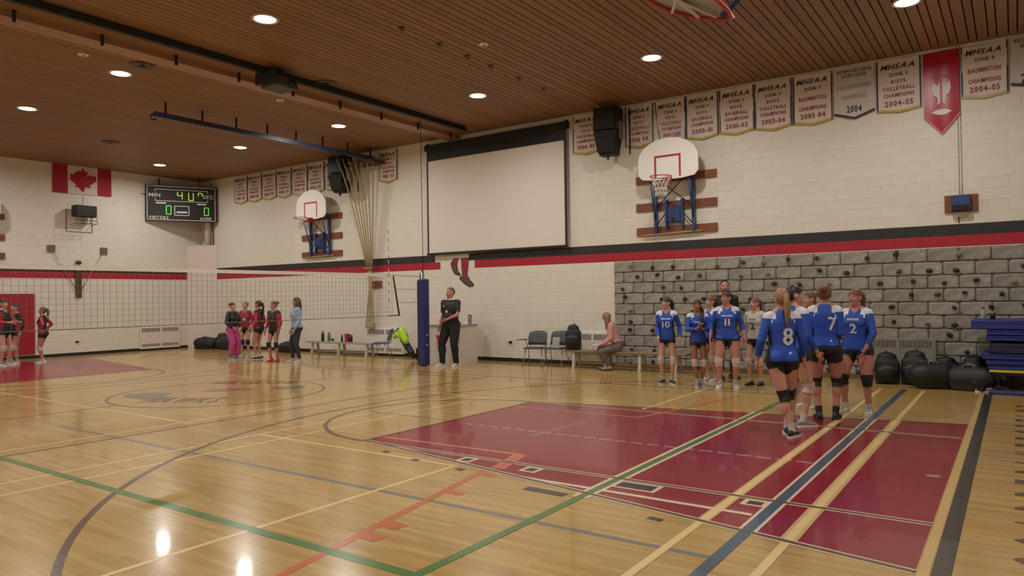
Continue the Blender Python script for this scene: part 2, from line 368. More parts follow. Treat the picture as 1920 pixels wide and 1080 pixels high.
# ---- recessed ceiling lamps
M_LENS = mat('lamp lens', (1.0, .93, .82), .4, var=0, emit=14.0); M_TRIM = mat('lamp trim', 'b9ac9a', .35, metal=.4)
def lamp_proto():
    t = thing('ceiling_lamp', 'x', 'lamp', (0, 0, RH), 0, 'recessed round ceiling lamps')
    n = 28; ring = lambda r, z: [(r * math.cos(2 * PI * k / n), r * math.sin(2 * PI * k / n), z) for k in range(n)]
    MB().loft([ring(.215, .002), ring(.215, -.012), ring(.195, -.02), ring(.165, -.012), ring(.16, .0)], 0, False).build('trim_ring', M_TRIM, t)
    MB().loft([ring(.163, -.008), ring(.12, -.02), ring(.05, -.026)], 0, True).build('lens', M_LENS, t)
    ld = bpy.data.lights.new('lamp_light', 'AREA'); ld.shape = 'DISK'; ld.size = .3; ld.energy = LAMP_W; ld.color = LAMP_COL; ld.spread = math.radians(170)
    lo = bpy.data.objects.new('lamp_light', ld); COL.objects.link(lo); lo.parent = t; lo.location = (0, 0, -.035)
    return t
proto = lamp_proto(); first = True
LX = (2.2, 6.5, 10.65, 15.12, 19.2, 23.38); LYS = (-2.78, -8.21, -13.64)
for j, y in enumerate(LYS):
    for i, x in enumerate(LX):
        o = proto if first else copy_tree(proto); first = False
        o.location = (x, y, RH)
        o['label'] = ('lit round ceiling lamp %s %s' % (('nearest the far corner', 'second from the far corner', 'third from the far corner', 'fourth from the far corner', 'fifth from the far corner', 'sixth from the far corner')[i], ('in the row along the banner wall', 'in the middle row', 'in the row above the viewer')[j]))

# ============================================================ FIXTURES ON WALLS AND CEILING
M_BLACK = mat('matt black', '161615', .6); M_DARK = mat('dark steel', '2a2826', .45, metal=.5); M_WHITE = mat('white enamel', 'e6e0d8', .4, var=.02)
M_BLUE = mat('blue enamel', '27406f', .4, var=.08); M_NAVY = mat('navy vinyl', '1d2a66', .45, var=.08); M_REDP = mat('red enamel', 'b02430', .4)
M_PLANK = mat('stained plank', '7a4526', .45, var=.2, scale=5, stretch=(1, 8, 8), objvar=.08); M_ROPE = mat('manila rope', 'a3906a', .9, var=.2, scale=90); M_CORD = mat('white cord', 'd8d0c6', .8)
M_CHROME = mat('steel tube', 'a8a49c', .3, metal=.9); M_WOODP = mat('pale bench wood', 'a98f66', .5, var=.15, scale=4, stretch=(1, 10, 10)); M_YELL = mat('yellow strip', 'c9b83a', .5)
M_BRONZE = mat('brown board', '4d3520', .6, var=.15)

# ---- projection screen
t = thing('projection_screen', 'large pulled-down white projection screen with black border', 'screen', (13.5, -.12, 2.87))
MB().bbox(-2.21, 2.21, -.004, .004, .05, 2.6).build('screen_fabric', mat('screen fabric', 'd9cfc4', .85, var=.015), t)
MB().bbox(-2.25, 2.25, -.006, .006, 2.6, 2.9).build('black_drop', M_BLACK, t)
for a in (-1, 1): MB().bbox(a * 2.2, a * 2.255, -.007, .007, .02, 2.6).build('side_border', M_BLACK, t)
MB().tube([(-2.27, 0, .015), (2.27, 0, .015)], .03, 10).build('bottom_bar', M_BLACK, t)
MB().rbox((0, .02, 2.97), (4.62, .16, .16), .03).build('housing', M_BLACK, t)
for a in (-1, 1): MB().bbox(a * 2.25 - .02, a * 2.25 + .02, .0, .105, 2.9, 3.1).build('bracket', M_DARK, t)

# ---- basketball goals cranked up on the walls
def fan(n=18):
    pts = [(.60, .02), (.69, .12), (.69, .42)]
    for i in range(1, n): a = PI * i / n; pts.append((.69 * math.cos(a), .42 + .47 * math.sin(a)))
    return pts + [(-.69, .42), (-.69, .12), (-.60, .02), (-.3, -.02), (.3, -.02)]
def hoop_net(t, c, folded):
    mb = MB(); n = 12; cx, cy, cz = c
    def P(i, j):
        r = (.215, .17, .13, .115, .125)[j]; a = 2 * PI * (i + .5 * (j % 2)) / n; z = -(.01, .12, .24, .34, .43)[j]
        if folded: z *= .5; return (cx + .1 * math.cos(a) * (.3 + .2 * j) * (1 - .1 * j) + .05 - .02 * j, cy + r * math.sin(a) * .5, cz + z * (1.6 if i % 3 else .5))
        return (cx + r * math.cos(a), cy + r * math.sin(a), cz + z)
    for i in range(n):
        for j in range(4):
            for k in ((0, -1) if j % 2 == 0 else (0, 1)): mb.tube([P(i, j), P((i + k) % n, j + 1)], .006, 4)
    mb.build('hoop_net', M_CORD, t)
def goal(label, loc, rz, folded=False):
    t = thing('basketball_goal', label, 'basketball goal', loc, rz, 'cranked-up wall goals')
    for z0, z1 in ((4.19, 4.36), (3.57, 3.75), (3.02, 3.2)): MB().bbox(-.94, .94, -.05, 0, z0, z1).build('mounting_plank', M_PLANK, t)
    MB().tube([(-.8, -.09, 3.02), (.62, -.09, 3.05)], .02, 8).build('crank_pole', M_WOODP, t)
    Z = 4.2; Y = -.45; w = MB().prism(fan(), Y, Y + .035, 0, lambda u, d, w: (u, d, Z + w)).build('backboard', M_WHITE, t)
    mb = MB()
    for a, b, c2, d in ((-.305, .305, .47, .515), (-.305, -.262, .03, .47), (.262, .305, .03, .47)): mb.bbox(a, b, Y - .004, Y, Z + c2, Z + d)
    mb.build('target_square', M_REDP, w)
    rc = (0, Y - .375, Z - .01); r = MB().tube([(rc[0] + .225 * math.cos(2 * PI * k / 28), rc[1] + .225 * math.sin(2 * PI * k / 28), rc[2]) for k in range(28)], .011, 8, closed=True)
    r.box((0, Y - .075, rc[2]), (.16, .15, .014)).box((0, Y - .01, rc[2] - .03), (.2, .02, .14)).box((.0, Y - .06, rc[2] - .04), (.04, .1, .06)); r.build('rim', M_REDP, t)
    hoop_net(t, rc, folded)
    for s in (-1, 1):
        MB().bbox(s * .44 - .035, s * .44 + .035, -.13, -.05, 3.06, 4.25).build('upright', M_BLUE, t)
        mb = MB(); mb.tube([(s * .44, -.1, 3.3), (s * .44, Y + .04, 4.28)], .018, 6).tube([(s * .44, -.1, 4.2), (s * .44, Y + .04, 4.75)], .022, 6); mb.build('arm', M_BLUE, t)
        MB().tube([(s * .44, -.11, 3.6), (-s * .40, -.3, 4.3)], .012, 6).build('cross_brace', M_DARK, t)
        MB().tube([(s * .44, -.11, 3.2), (s * .1, -.13, 3.6)], .012, 6).build('cross_brace', M_DARK, t)
    mb = MB(); mb.rbox((0, -.1, 3.45), (.3, .1, .36), .03); mb.bbox(-.21, -.16, -.14, -.05, 3.12, 3.78).bbox(.16, .21, -.14, -.05, 3.12, 3.78); mb.build('winch_plate', M_BLUE, t)
    MB().tube([(0, -.15, 3.35), (0, -.22, 3.35), (0, -.22, 3.28)], .015, 6).build('winch_crank', M_DARK, t)
    mb = MB().bbox(-.5, .5, Y + .035, Y + .07, Z + .1, Z + .16).bbox(-.4, .4, Y + .035, Y + .07, Z + .52, Z + .58); mb.build('board_bracket', M_BLUE, t)
    return t
goal('fan-shaped basketball goal with hanging net beside the climbing wall', (18.5, 0, 0), 0)
goal('smaller-looking far basketball goal with bunched net near the ropes', (6.7, 0, 0), 0, True)
goal('basketball goal on the end wall above the red mat, cut by the picture edge', (0, -7.28, 0), PI / 2)

# ---- folded goal hung from the ceiling
t = thing('ceiling_goal', 'folded-up basketball goal hanging under the ceiling boards', 'basketball goal', (21.58, -7.45, 4.84))
A = math.radians(17)
def fg(u, d, w): x, z = -w * math.cos(A) + .45, d + w * math.sin(A); return (x, u, z)
MB().prism(fan(), .06, .09, 0, fg).build('backboard', mat('greyed glass board', '8f9080', .3), t)
mb = MB(); f_ = fan(); mb.tube([fg(u, .05, w) for u, w in f_], .028, 6, closed=True); mb.build('edge_pad', M_REDP, t)
mb = MB(); mb.tube([fg(-.55, .03, .2), fg(.5, .03, .75)], .02, 6).tube([fg(.55, .03, .2), fg(-.5, .03, .75)], .02, 6).tube([fg(-.6, .03, .45), fg(.6, .03, .45)], .025, 6); mb.build('board_frame', M_CORD, t)
mb = MB()
for s in (-1, 1): mb.tube([fg(s * .45, 0, .1), (.75, s * .42, .35), (1.2, s * .4, 1.05)], .04, 8)
mb.tube([(.75, -.42, .35), (.75, .42, .35)], .03, 8).tube([(1.2, -.6, 1.05), (1.2, .6, 1.05)], .04, 8).tube([fg(.3, .1, .5), (.3, .3, 1.06)], .015, 6); mb.build('mast', M_BLUE, t)
MB().tube([(.02 + .2 * math.cos(2 * PI * k / 24), .225 * math.sin(2 * PI * k / 24), .62 + .1 * math.cos(2 * PI * k / 24)) for k in range(24)], .011, 8, closed=True).box((.2, 0, .5), (.1, .16, .3)).build('rim', M_REDP, t)

# ---- loudspeakers on the wall
def speaker(label, x):
    t = thing('loudspeaker', label, 'loudspeaker', (x, -.42, 4.88), math.radians(8), 'wall loudspeakers')
    def cab(z0, z1, a, b, d0, d1, name):
        r = [[(-a, .18, z0), (a, .18, z0), (a * .92, -d0, z0), (-a * .92, -d0, z0)], [(-b, .18, z1), (b, .18, z1), (b * .92, -d1, z1), (-b * .92, -d1, z1)]]
        return MB().loft(r, 0, True, False).build(name, M_BLACK, t)
    c1 = cab(.56, 1.08, .30, .30, .26, .2, 'upper_cabinet'); c2 = cab(.0, .53, .2, .29, .1, .26, 'lower_cabinet')
    G = mat('speaker grille', '1f1f1e', .5, metal=.3)
    MB().bbox(-.25, .25, -.272, -.262, .6, 1.0).build('grille', G, c1); MB().prism([(-.2, .05), (.2, .05), (.25, .48), (-.25, .48)], 0, .01, 0, lambda u, d, w: (u, -.14 - .26 * w + d - .02, w)).build('grille', G, c2)
    mb = MB().bbox(-.015, .015, -.06, .0, -.1, .1); mb.build('tilt_bracket', M_BLACK, t)
    mb = MB().bbox(-.05, .05, .18, .37, .5, .6).bbox(-.31, -.29, -.1, .15, .35, .75).bbox(.29, .31, -.1, .15, .35, .75); mb.build('wall_bracket', M_CHROME, t)
    MB().tube([(.42, .3, 1.1), (.42, .3, .05)], .016, 6).build('cable', M_BLACK, t)
speaker('black two-part loudspeaker hung among the banners right of the screen', 17.06)
speaker('black two-part loudspeaker hung above the far goal, by the ropes', 8.05)

# ---- banners
M_CLOTH = mat('banner cloth', 'd2c4ba', .8, var=.03); M_GREYC = mat('grey banner cloth', 'c4bdb4', .8, var=.03); M_REDC = mat('red satin', 'a80f28', .32, var=.12, scale=3)
M_INK = mat('black ink', '2b2525', .7); M_RINK = mat('dark red ink', '8c3038', .7); M_GINK = mat('navy ink', '44434e', .7); M_PALE = mat('faint ink', '9d958c', .7); M_TRIMY = mat('gold trim', 'b59a3c', .6); M_TRIMB = mat('dark trim', '2b2c3a', .6); M_SILV = mat('white print', 'ddd2cf', .5)
def banner(label, x0, x1, z0, tip, lines, trim=M_TRIMY, cloth=M_CLOTH, slant=0, edge=True, z1=6.02, sag=0.0, group='championship banners'):
    w = x1 - x0; xc = (x0 + x1) / 2; ph = rnd.random() * 6
    def S(u, wv): return (u + slant * (z1 - z0 - wv) * (.5 - u / w), -.04 - .008 * math.sin(u * 14 + ph) - .006 * math.sin(wv * 9 + ph), wv)
    t = thing('banner', label, 'banner', (xc, 0, z0), 0, group); h = z1 - z0; n = 8
    bot = lambda u: -tip * (1 - abs(u) / (w / 2))
    vs = []; fs = []
    for j in range(5):
        for i in range(n + 1):
            u = -w / 2 + w * i / n; b = bot(u); vv = b + (h - b) * j / 4; p = S(u, vv); vs.append((p[0], p[1], p[2] - (sag * (1 - (2 * u / w) ** 2) if j == 4 else 0)))
    for j in range(4):
        for i in range(n): q = j * (n + 1) + i; fs.append((q, q + 1, q + n + 2, q + n + 1))
    m = len(vs); vs += [(a, b + .006, c) for a, b, c in vs]; fs += [tuple(reversed([i + m for i in f])) for f in fs]
    MB().add(vs, fs, 0, True).build('cloth', cloth, t)
    mb = MB()
    pts = [S(-w / 2 + w * i / n, bot(-w / 2 + w * i / n)) for i in range(n + 1)]
    for a, b in zip(pts[:-1], pts[1:]): mb.add([(a[0], a[1] - .004, a[2]), (b[0], b[1] - .004, b[2]), (b[0], b[1] - .004, b[2] + .045), (a[0], a[1] - .004, a[2] + .045)], [(0, 1, 2, 3)])
    mb.build('bottom_trim', trim, t)
    if edge:
        for s in (-1, 1):
            mb = MB(); a, b = S(s * w / 2, 0), S(s * w / 2, h); mb.add([(a[0] - .012, a[1] - .004, a[2]), (a[0] + .012, a[1] - .004, a[2]), (b[0] + .012, b[1] - .004, b[2]), (b[0] - .012, b[1] - .004, b[2])], [(0, 1, 2, 3)])
            mb.build('side_trim', M_TRIMB, t)
    for tx, zc, hh, ww, mm, sh in lines:
        mb = MB(); word(mb, tx, 0, zc * h, hh, ww * w, lambda u, v: (lambda p: (p[0], p[1] - .012, p[2]))(S(u, v)), 0, sh, width=ww * w)
        mb.build('lettering', mm, t)
    return t
def mhsaa(ls, ink=M_RINK):
    o = [('MHSAA', .86, .1, .8, M_INK, .35), ('ZONE 9', .70, .065, .44, M_GINK if ink is M_RINK else ink, 0)]
    zs = {5: (.565, .43, .30, .14), 4: (.50, .30, .14)}[len(ls) + 1]; hs = {5: (.065, .075, .075, .1), 4: (.08, .08, .1)}[len(ls) + 1]
    wd = {'BOYS': .34, 'GIRLS': .4, 'VOLLEYBALL': .76, 'BASEBALL': .66, 'BADMINTON': .72, 'CHAMPIONS': .72}
    for tx, z, hh in zip(ls, zs, hs): o.append((tx, z, hh, wd.get(tx, .66), ink, 0))
    return o
V = ('BOYS', 'VOLLEYBALL', 'CHAMPIONS'); B = ('BOYS', 'BASEBALL', 'CHAMPIONS'); D = ('BADMINTON', 'CHAMPIONS')
banner('white pointed banner reading 1994 95 between screen and loudspeaker', 15.92, 16.62, 5.12, .06, mhsaa(V + ('1994 95',)))
banner('white pointed banner reading 1998 99 just right of the loudspeaker', 17.33, 17.99, 5.1, .07, mhsaa(V + ('1998 99',)))
banner('slanting white banner reading 1999-2000 above the near backboard', 18.05, 18.76, 5.1, .04, mhsaa(V + ('1999-2000',)), slant=.12)
banner('white baseball banner reading 2000-01', 18.80, 19.49, 5.09, .07, mhsaa(B + ('2000-01',)))
banner('white baseball banner reading 2001-02', 19.54, 20.25, 5.09, .07, mhsaa(B + ('2001-02',)))
banner('white volleyball banner reading 2003-04', 20.29, 21.0, 5.07, .07, mhsaa(V + ('2003-04',)))
banner('white badminton banner reading 2003 04', 21.06, 21.77, 5.06, .06, mhsaa(D + ('2003 04',)))
banner('grey hockey league banner reading 2004 with dark pointed hem', 21.81, 22.53, 5.12, .12, [('WESTMAN HIGH SCHOOL', .92, .07, .88, M_GINK, 0), ('HOCKEY LEAGUE', .82, .07, .6, M_GINK, 0), ('A SIDE LEAGUE WINNER', .58, .08, .84, M_PALE, 0), ('CHAMPIONS', .36, .09, .6, M_PALE, 0), ('2004', .1, .13, .36, M_INK, 0)], M_TRIMB, M_GREYC, edge=False)
banner('white volleyball banner reading 2004-05 left of the red banner', 22.58, 23.29, 5.06, .05, mhsaa(V + ('2004-05',)), M_TRIMY)
banner('white badminton banner reading 2004-05 right of the red banner', 23.94, 24.61, 5.1, .05, mhsaa(D + ('2004-05',)), mat('pale gold trim', 'b9ad86', .7), sag=.03)
banner('grey hockey banner with dark hem at the right picture edge', 24.66, 25.36, 5.2, .08, [('WESTMAN HIGH SCHOOL', .92, .07, .88, M_GINK, 0), ('HOCKEY LEAGUE', .8, .07, .6, M_GINK, 0), ('2005', .12, .16, .6, M_INK, 0)], M_TRIMB, M_GREYC, edge=False)
t = banner('red pointed satin pennant with white emblem', 23.34, 23.9, 4.83, .33, [('VOLLEYBALL', .61, .06, .6, mat('faint white print', 'b0606a', .5), 0)], mat('red hem', 'c8606a', .4), M_REDC, edge=False)
for s in (-1, 1):
    mb = MB(); mb.add([(s * u, -.058, w) for u, w in ((.02, .62), (.06, .56), (.13, .63), (.15, .5), (.12, .40), (.07, .36), (.05, .26), (.09, .22), (.02, .24))], [tuple(range(9))]); mb.build('wing_emblem', M_SILV, t)
MB().add([(.13 * math.cos(a * PI / 8) * (1 if a % 4 else 1.25), -.058, .08 + .055 * math.sin(a * PI / 8)) for a in range(16)], [tuple(range(16))]).build('oval_emblem', M_SILV, t)
ord_ = ('leftmost', 'second', 'third', 'fourth', 'fifth', 'sixth', 'seventh')
for i, x in enumerate((2.13, 2.91, 3.72, 4.5, 5.3, 6.1, 6.9)):
    L5 = mhsaa(((V, B)[i % 2]) + (('1986 87', '1988 89', '1989 90', '1990 91', '1991 92', '1992 93', '1993 94')[i],))
    banner('small white pointed banner, %s of the seven at the far corner' % ord_[i], x, x + .74, 5.13, .08, L5, M_TRIMY, M_CLOTH)
banner('lone white pointed banner between the ropes and the screen', 9.31, 10.02, 5.14, .08, mhsaa(('GIRLS', 'VOLLEYBALL', 'CHAMPIONS', '1982 83')), M_TRIMY)

# ---- flag on the end wall (red, white, red with a maple leaf)
t = thing('flag', 'Canadian flag with red maple leaf on the end wall', 'flag', (.02, -4.14, 5.18))
def FS(u, w): return (.012 + .012 * math.sin(u * 9 + w * 3) + .01, u + .03 * (w - .45) * 0, w + .02 * u)
def fquad(u0, u1, name, m):
    vs = []; fs = []; n = 6
    for j in range(5):
        for i in range(n + 1): vs.append(FS(u0 + (u1 - u0) * i / n, .9 * j / 4))
    for j in range(4):
        for i in range(n): q = j * (n + 1) + i; fs.append((q, q + n + 1, q + n + 2, q + 1))
    MB().add(vs, fs, 0, True).build(name, m, t)
FR = mat('flag red', 'a01832', .75); fquad(-.89, -.45, 'red_bar', FR); fquad(.45, .89, 'red_bar', FR); fquad(-.45, .45, 'white_field', M_CLOTH)
half = [(0, .46), (.09, .3), (.17, .34), (.13, .12), (.26, .25), (.30, .18), (.44, .2), (.40, .06), (.46, .01), (.22, -.19), (.26, -.29), (.03, -.26), (.03, -.44)]
leaf = [(u, w) for u, w in half] + [(-u, w) for u, w in reversed(half[1:])]
bm = bmesh.new(); vv = [bm.verts.new((lambda p: (p[0] + .006, p[1], p[2]))(FS(u * .92, .46 + w * .85))) for u, w in leaf]; bm.faces.new(vv); bmesh.ops.triangulate(bm, faces=bm.faces[:])
me = bpy.data.meshes.new('maple_leaf'); bm.to_mesh(me); bm.free(); me.materials.append(FR); link('maple_leaf', me, t)

# ---- monitor box with a wire guard below the flag
t = thing('wall_monitor', 'black box in a wire guard on the end wall under the flag', 'monitor', (0, -4.22, 4.18))
MB().rbox((.3, .0, .42), (.3, .66, .36), .03).build('case', M_BLACK, t); MB().bbox(.451, .456, -.29, .29, .27, .56).build('front_face', mat('dark face', '26211e', .35), t)
mb = MB()
for y in (-.31, -.1, .1, .31): mb.tube([(.47, y, .24), (.47, y, .02), (.0, y, -.0)], .008, 5)
for z in (.02, .12): mb.tube([(.47, -.31, z), (.47, .31, z)], .008, 5)
for y in (-.42, .36): mb.tube([(.02, y, .5), (.02, y, -.22)], .007, 5)
mb.tube([(.02, -.42, -.22), (.02, .36, -.22)], .007, 5); mb.build('wire_guard', M_DARK, t)
MB().tube([(.02, .12, .95), (.02, .1, .72), (.15, .05, .6)], .012, 6).build('conduit', M_WHITE, t)
MB().bbox(0, .16, -.1, .1, .35, .5).build('bracket', M_DARK, t)

# ---- old brace with two rods on the end wall
t = thing('wall_brace', 'brown upright board with two slanting rods on the end wall', 'bracket', (0, -4.29, 1.85))
MB().bbox(0, .06, -.085, .085, 0, 1.0).build('board', M_BRONZE, t); MB().ell((.05, 0, 1.13), (.05, .1, .06)).build('cap', M_BRONZE, t)
for y, z in ((-.79, 1.54), (.79, 1.53)):
    MB().bbox(0, .04, y - .11, y + .11, z - .11, z + .11).build('anchor_plate', mat('bracket brown', '6e5a42', .6), t)
    MB().tube([(.04, y, z), (.05, .0, .1)], .012, 6).build('rod', M_CHROME, t)

# ---- scoreboard across the corner
sd = Vector((1.04, 2.04, 0)).normalized(); t = thing('scoreboard', 'black electronic scoreboard with green digits across the far corner', 'scoreboard', (.62, -1.12, 4.5), math.atan2(sd.y, sd.x))
SW = 1.145
MB().bbox(-SW, SW, 0, .16, 0, 1.25).build('case', M_BLACK, t)
mb = MB()
for a, b, c, d in ((-1.1, 1.1, .03, .05), (-1.1, 1.1, 1.2, 1.22), (-1.1, -1.08, .03, 1.22), (1.08, 1.1, .03, 1.22), (-.85, .85, 1.09, 1.11), (-.85, .85, .69, .71), (-.85, -.83, .69, .78), (.83, .85, .69, .78), (-.85, -.83, 1.02, 1.11), (.83, .85, 1.02, 1.11), (-.24, .24, .2, .225), (-.24, .24, .52, .545), (-.24, -.215, .2, .545), (.215, .24, .2, .545)): mb.bbox(a, b, -.004, 0, c, d)
mb.build('outline', M_SILV, t)
mb = MB(); F = lambda u, w: (u, -.004, w)
for tx, x, z, h, w in (('MIN', -.86, .9, .13, .36), ('SEC', .86, .9, .13, .34), ('VISITORS', -.74, .12, .1, .62), ('HOME', .78, .12, .1, .36)): mb = MB(); word(mb, tx, x, z, h, w, F, width=w); mb.build('lettering', M_SILV, t)
for a, b, c, d in ((-.17, .17, .29, .35), (-.82, -.5, .6, .65), (.5, .8, .6, .65)): MB().bbox(a, b, -.004, 0, c, d).build('label_plate', M_SILV, t)
SEG = {'4': 'bcfg', '0': 'abcdef', 'U': 'bcdef', 'n': 'abf'}
def digit(ch, x, z, w, h, m):
    q = .028; mb = MB(); g = {'a': (x, z + h, 1), 'd': (x, z, 1), 'g': (x, z + h / 2, 1), 'f': (x - w / 2, z + h * .75, 0), 'b': (x + w / 2, z + h * .75, 0), 'e': (x - w / 2, z + h * .25, 0), 'c': (x + w / 2, z + h * .25, 0)}
    for s in SEG[ch]:
        a, b, hor = g[s]; mb.box((a, -.006, b), (w if hor else q, .008, q if hor else h / 2))
    mb.build('digit', m, t)
DY = mat('yellow-green digit', (.5, .62, .08), .5, emit=.55); DG = mat('green digit', (.12, .6, .06), .5, emit=.6)
digit('4', -.06, .78, .15, .25, DY); digit('U', .3, .75, .15, .27, DY); digit('n', .6, .8, .13, .22, DY); digit('0', -.42, .24, .15, .29, DG); digit('0', .8, .24, .14, .27, DG)
mb = MB(); mb.tube([(-.7, .1, 1.25), (-.7, .3, 1.5)], .02, 6).tube([(.6, .1, 1.25), (.6, .2, 1.5)], .02, 6).tube([(-1.14, .08, .9), (-1.55, -.02, .98)], .012, 6).build('mounting_rods', M_DARK, t)
# ---- corner chase, duct pipe
t = thing('corner_duct', 'cream boxed duct with a round pipe in the far corner', 'duct', (0, 0, 0))
M_DUCT = mat('pinkish cream paint', 'd9cabf', .6, var=.02)
MB().loft([[(.012, -.58, z), (.98, -.012, z), (.012, -.012, z)] for z in (0.0, 3.7)], 0, True, False).build('box', M_DUCT, t)
MB().cyl((.62, -.14, 3.7), (.62, -.14, 5.95), .1, 16).build('pipe', M_DUCT, t); MB().cyl((.83, -.06, 3.7), (.83, -.06, 4.6), .018, 8).build('conduit', M_DARK, t)

# ---- ceiling rails, beam, boxes
t = thing('rope_rail', 'dark blue ceiling rail carrying the climbing ropes', 'rail', (9.34, 0, 5.72))
MB().bbox(-.04, .04, -6.85, -.3, 0, .11).build('rail', mat('rail blue', '2b3148', .4), t)
for i in range(8): MB().bbox(-.02, .02, -6.6 + i * .88, -6.57 + i * .88, .11, RH - 5.72).build('hanger', M_DARK, t)
MB().tube([(0, -6.85, .05), (0, -6.93, .02), (0, -6.9, -.07), (0, -6.8, -.06)], .02, 6).build('end_hook', M_DARK, t)
t = thing('divider_track', 'black track running across the ceiling towards the screen', 'rail', (13.11, 0, 5.95))
MB().bbox(-.05, .05, RY + .1, -.7, 0, .09).build('track', M_BLACK, t); MB().bbox(-.03, .03, RY + .1, -.75, .09, RH - 5.95).build('mounting_strip', M_BLACK, t)
t = thing('ceiling_beam', 'pale brown flat beam across the ceiling beside the black track', 'beam', (12.17, 0, RH - .1))
MB().bbox(-.2, .2, RY + .1, -.03, 0, .1).build('board', mat('beam brown', '9a7256', .42, var=.1, scale=3, stretch=(8, .8, 8)), t)
for i in range(12): MB().bbox(.26, .3, -14.5 + i * 1.27, -14.46 + i * 1.27, -.08, .1).build('hook', M_BLACK, t)
t = thing('ceiling_projector', 'dark projector box on the black ceiling track', 'projector', (13.2, -6.5, 5.68))
MB().rbox((0, 0, .12), (.5, .5, .2), .03).build('case', mat('projector grey', '35332f', .5), t); MB().bbox(-.07, .07, -.07, .07, .2, RH - 5.68).build('mount', M_DARK, t); MB().bbox(-.3, .3, -.32, -.26, .08, .3).build('side_panel', M_BLACK, t)
MB().cyl((.25, .1, .12), (.3, .1, .12), .06).build('lens', M_DARK, t)
for (x, y), lb in zip(((11.45, -8.21), (13.25, -5.4), (4.42, -5.39)), ('beside a lamp left of the beam', 'right of the black track', 'near the end wall')):
    t = thing('ceiling_disc', 'dark round ceiling vent ' + lb, 'vent', (x, y, RH), 0, 'round ceiling vents')
    n = 20; rg = lambda r, z: [(r * math.cos(2 * PI * k / n), r * math.sin(2 * PI * k / n), z) for k in range(n)]
    MB().loft([rg(.22, 0), rg(.22, -.02), rg(.17, -.03), rg(.12, -.015)], 0, True).build('cover', mat('vent brown', '4c4436', .5), t); MB().cyl((0, 0, -.03), (0, 0, -.04), .05).build('knob', M_DARK, t)
for y, nm in zip((-6.67, -5.74, -4.95, -4.24, -3.3, -2.38), ('first', 'second', 'third', 'fourth', 'fifth', 'sixth')):
    t = thing('ceiling_hook', 'small dark ceiling hook, %s of the row counting towards the banner wall' % nm, 'hook', (16.56, y, RH), 0, 'row of ceiling hooks')
    MB().bbox(-.06, .06, -.02, .02, -.012, 0).build('plate', M_BLACK, t); MB().tube([(0, 0, -.01), (0, 0, -.05), (.03, 0, -.07), (.05, 0, -.05)], .01, 5).build('hook', M_BLACK, t)
for (x, y), nm in zip(((11.2, -9.13), (11.46, -5.16), (17.15, -5.23)), ('above the left of the court', 'by the pale beam', 'right of the hooks')):
    t = thing('sprinkler_head', 'small white ceiling sprinkler ' + nm, 'sprinkler', (x, y, RH), 0, 'ceiling sprinklers')
    MB().cyl((0, 0, 0), (0, 0, -.012), .09, 14).build('cover_plate', M_WHITE, t); MB().cyl((0, 0, -.012), (0, 0, -.05), .025, 8).build('head', M_CHROME, t)

# ---- climbing ropes gathered against the wall
t = thing('climbing_ropes', 'bundle of tan climbing ropes tied back against the wall', 'rope', (9.0, -.15, .8))
for i in range(7):
    x0 = -.42 + i * .145; yy = -.9 + i * .1; top = 4.95; g = (-.1 + i * .035, -.04, 1.75)
    pts = [(x0 + (g[0] - x0) * (1 - (1 - s) ** 1.15), yy + (g[1] - yy) * s ** .7, top + (g[2] - top) * s) for s in [k / 8 for k in range(9)]]
    MB().tube(pts, .018, 7).build('rope', M_ROPE, t)
for i in range(4):
    MB().tube([(-.06 + i * .04, -.03, 1.8), (-.02 + i * .035, -.05, 1.1), (-.13 + i * .08, -.04, .35), (-.15 + i * .09, -.04, .06)], .02, 7).build('rope_tail', M_ROPE, t)
MB().rbox((.0, -.04, .1), (.34, .1, .18), .03).build('knotted_end', M_ROPE, t); MB().tube([(-.16, -.1, 1.78), (.14, -.1, 1.78), (.16, .02, 1.78), (-.16, .02, 1.78)], .02, 6, closed=True).build('tie', M_ROPE, t)
mb = MB(); mb.bbox(-.4, .55, -.5, .12, 4.83, 4.915).build('head_beam', M_BRONZE, t)
t = thing('rope_hook_plate', 'brown wooden plate with hook behind the net', 'bracket', (9.08, 0, 1.99))
MB().bbox(-.25, .25, -.04, -.006, 0, .21).build('plate', M_PLANK, t); MB().tube([(0, -.04, .12), (0, -.1, .1), (0, -.12, .02), (0, -.06, -.03)], .014, 6).build('hook', mat('brass hook', 'b6a15a', .4, metal=.6), t)

# ---- blue winch on a board at the right
t = thing('wall_winch', 'blue winch on a brown board with two cables up the wall', 'winch', (23.885, 0, 3.07))
MB().bbox(-.255, .255, -.045, -.006, 0, .31).build('board', M_PLANK, t)
MB().rbox((0, -.11, .16), (.3, .13, .27), .02).build('winch_box', M_BLUE, t); MB().bbox(-.13, .13, -.18, -.12, .03, .12).build('drum', M_DARK, t)
for dx in (-.03, .03): MB().tube([(dx * .7, -.05, .28), (dx * .7, -.05, .4), (dx * .7, -.013, .6), (dx * .7, -.013, RH - 3.08)], .005, 5).build('cable', mat('grey cable', '6b665e', .5), t)
MB().prism([(-.11, -.0), (.11, 0), (.08, -.09), (-.07, -.1)], -.04, -.01).build('lower_plate', mat('bare plate', 'b8b0a0', .5), t); MB().tube([(-.04, -.04, -.09), (-.04, -.06, -.19)], .01, 5).build('handle', M_DARK, t)

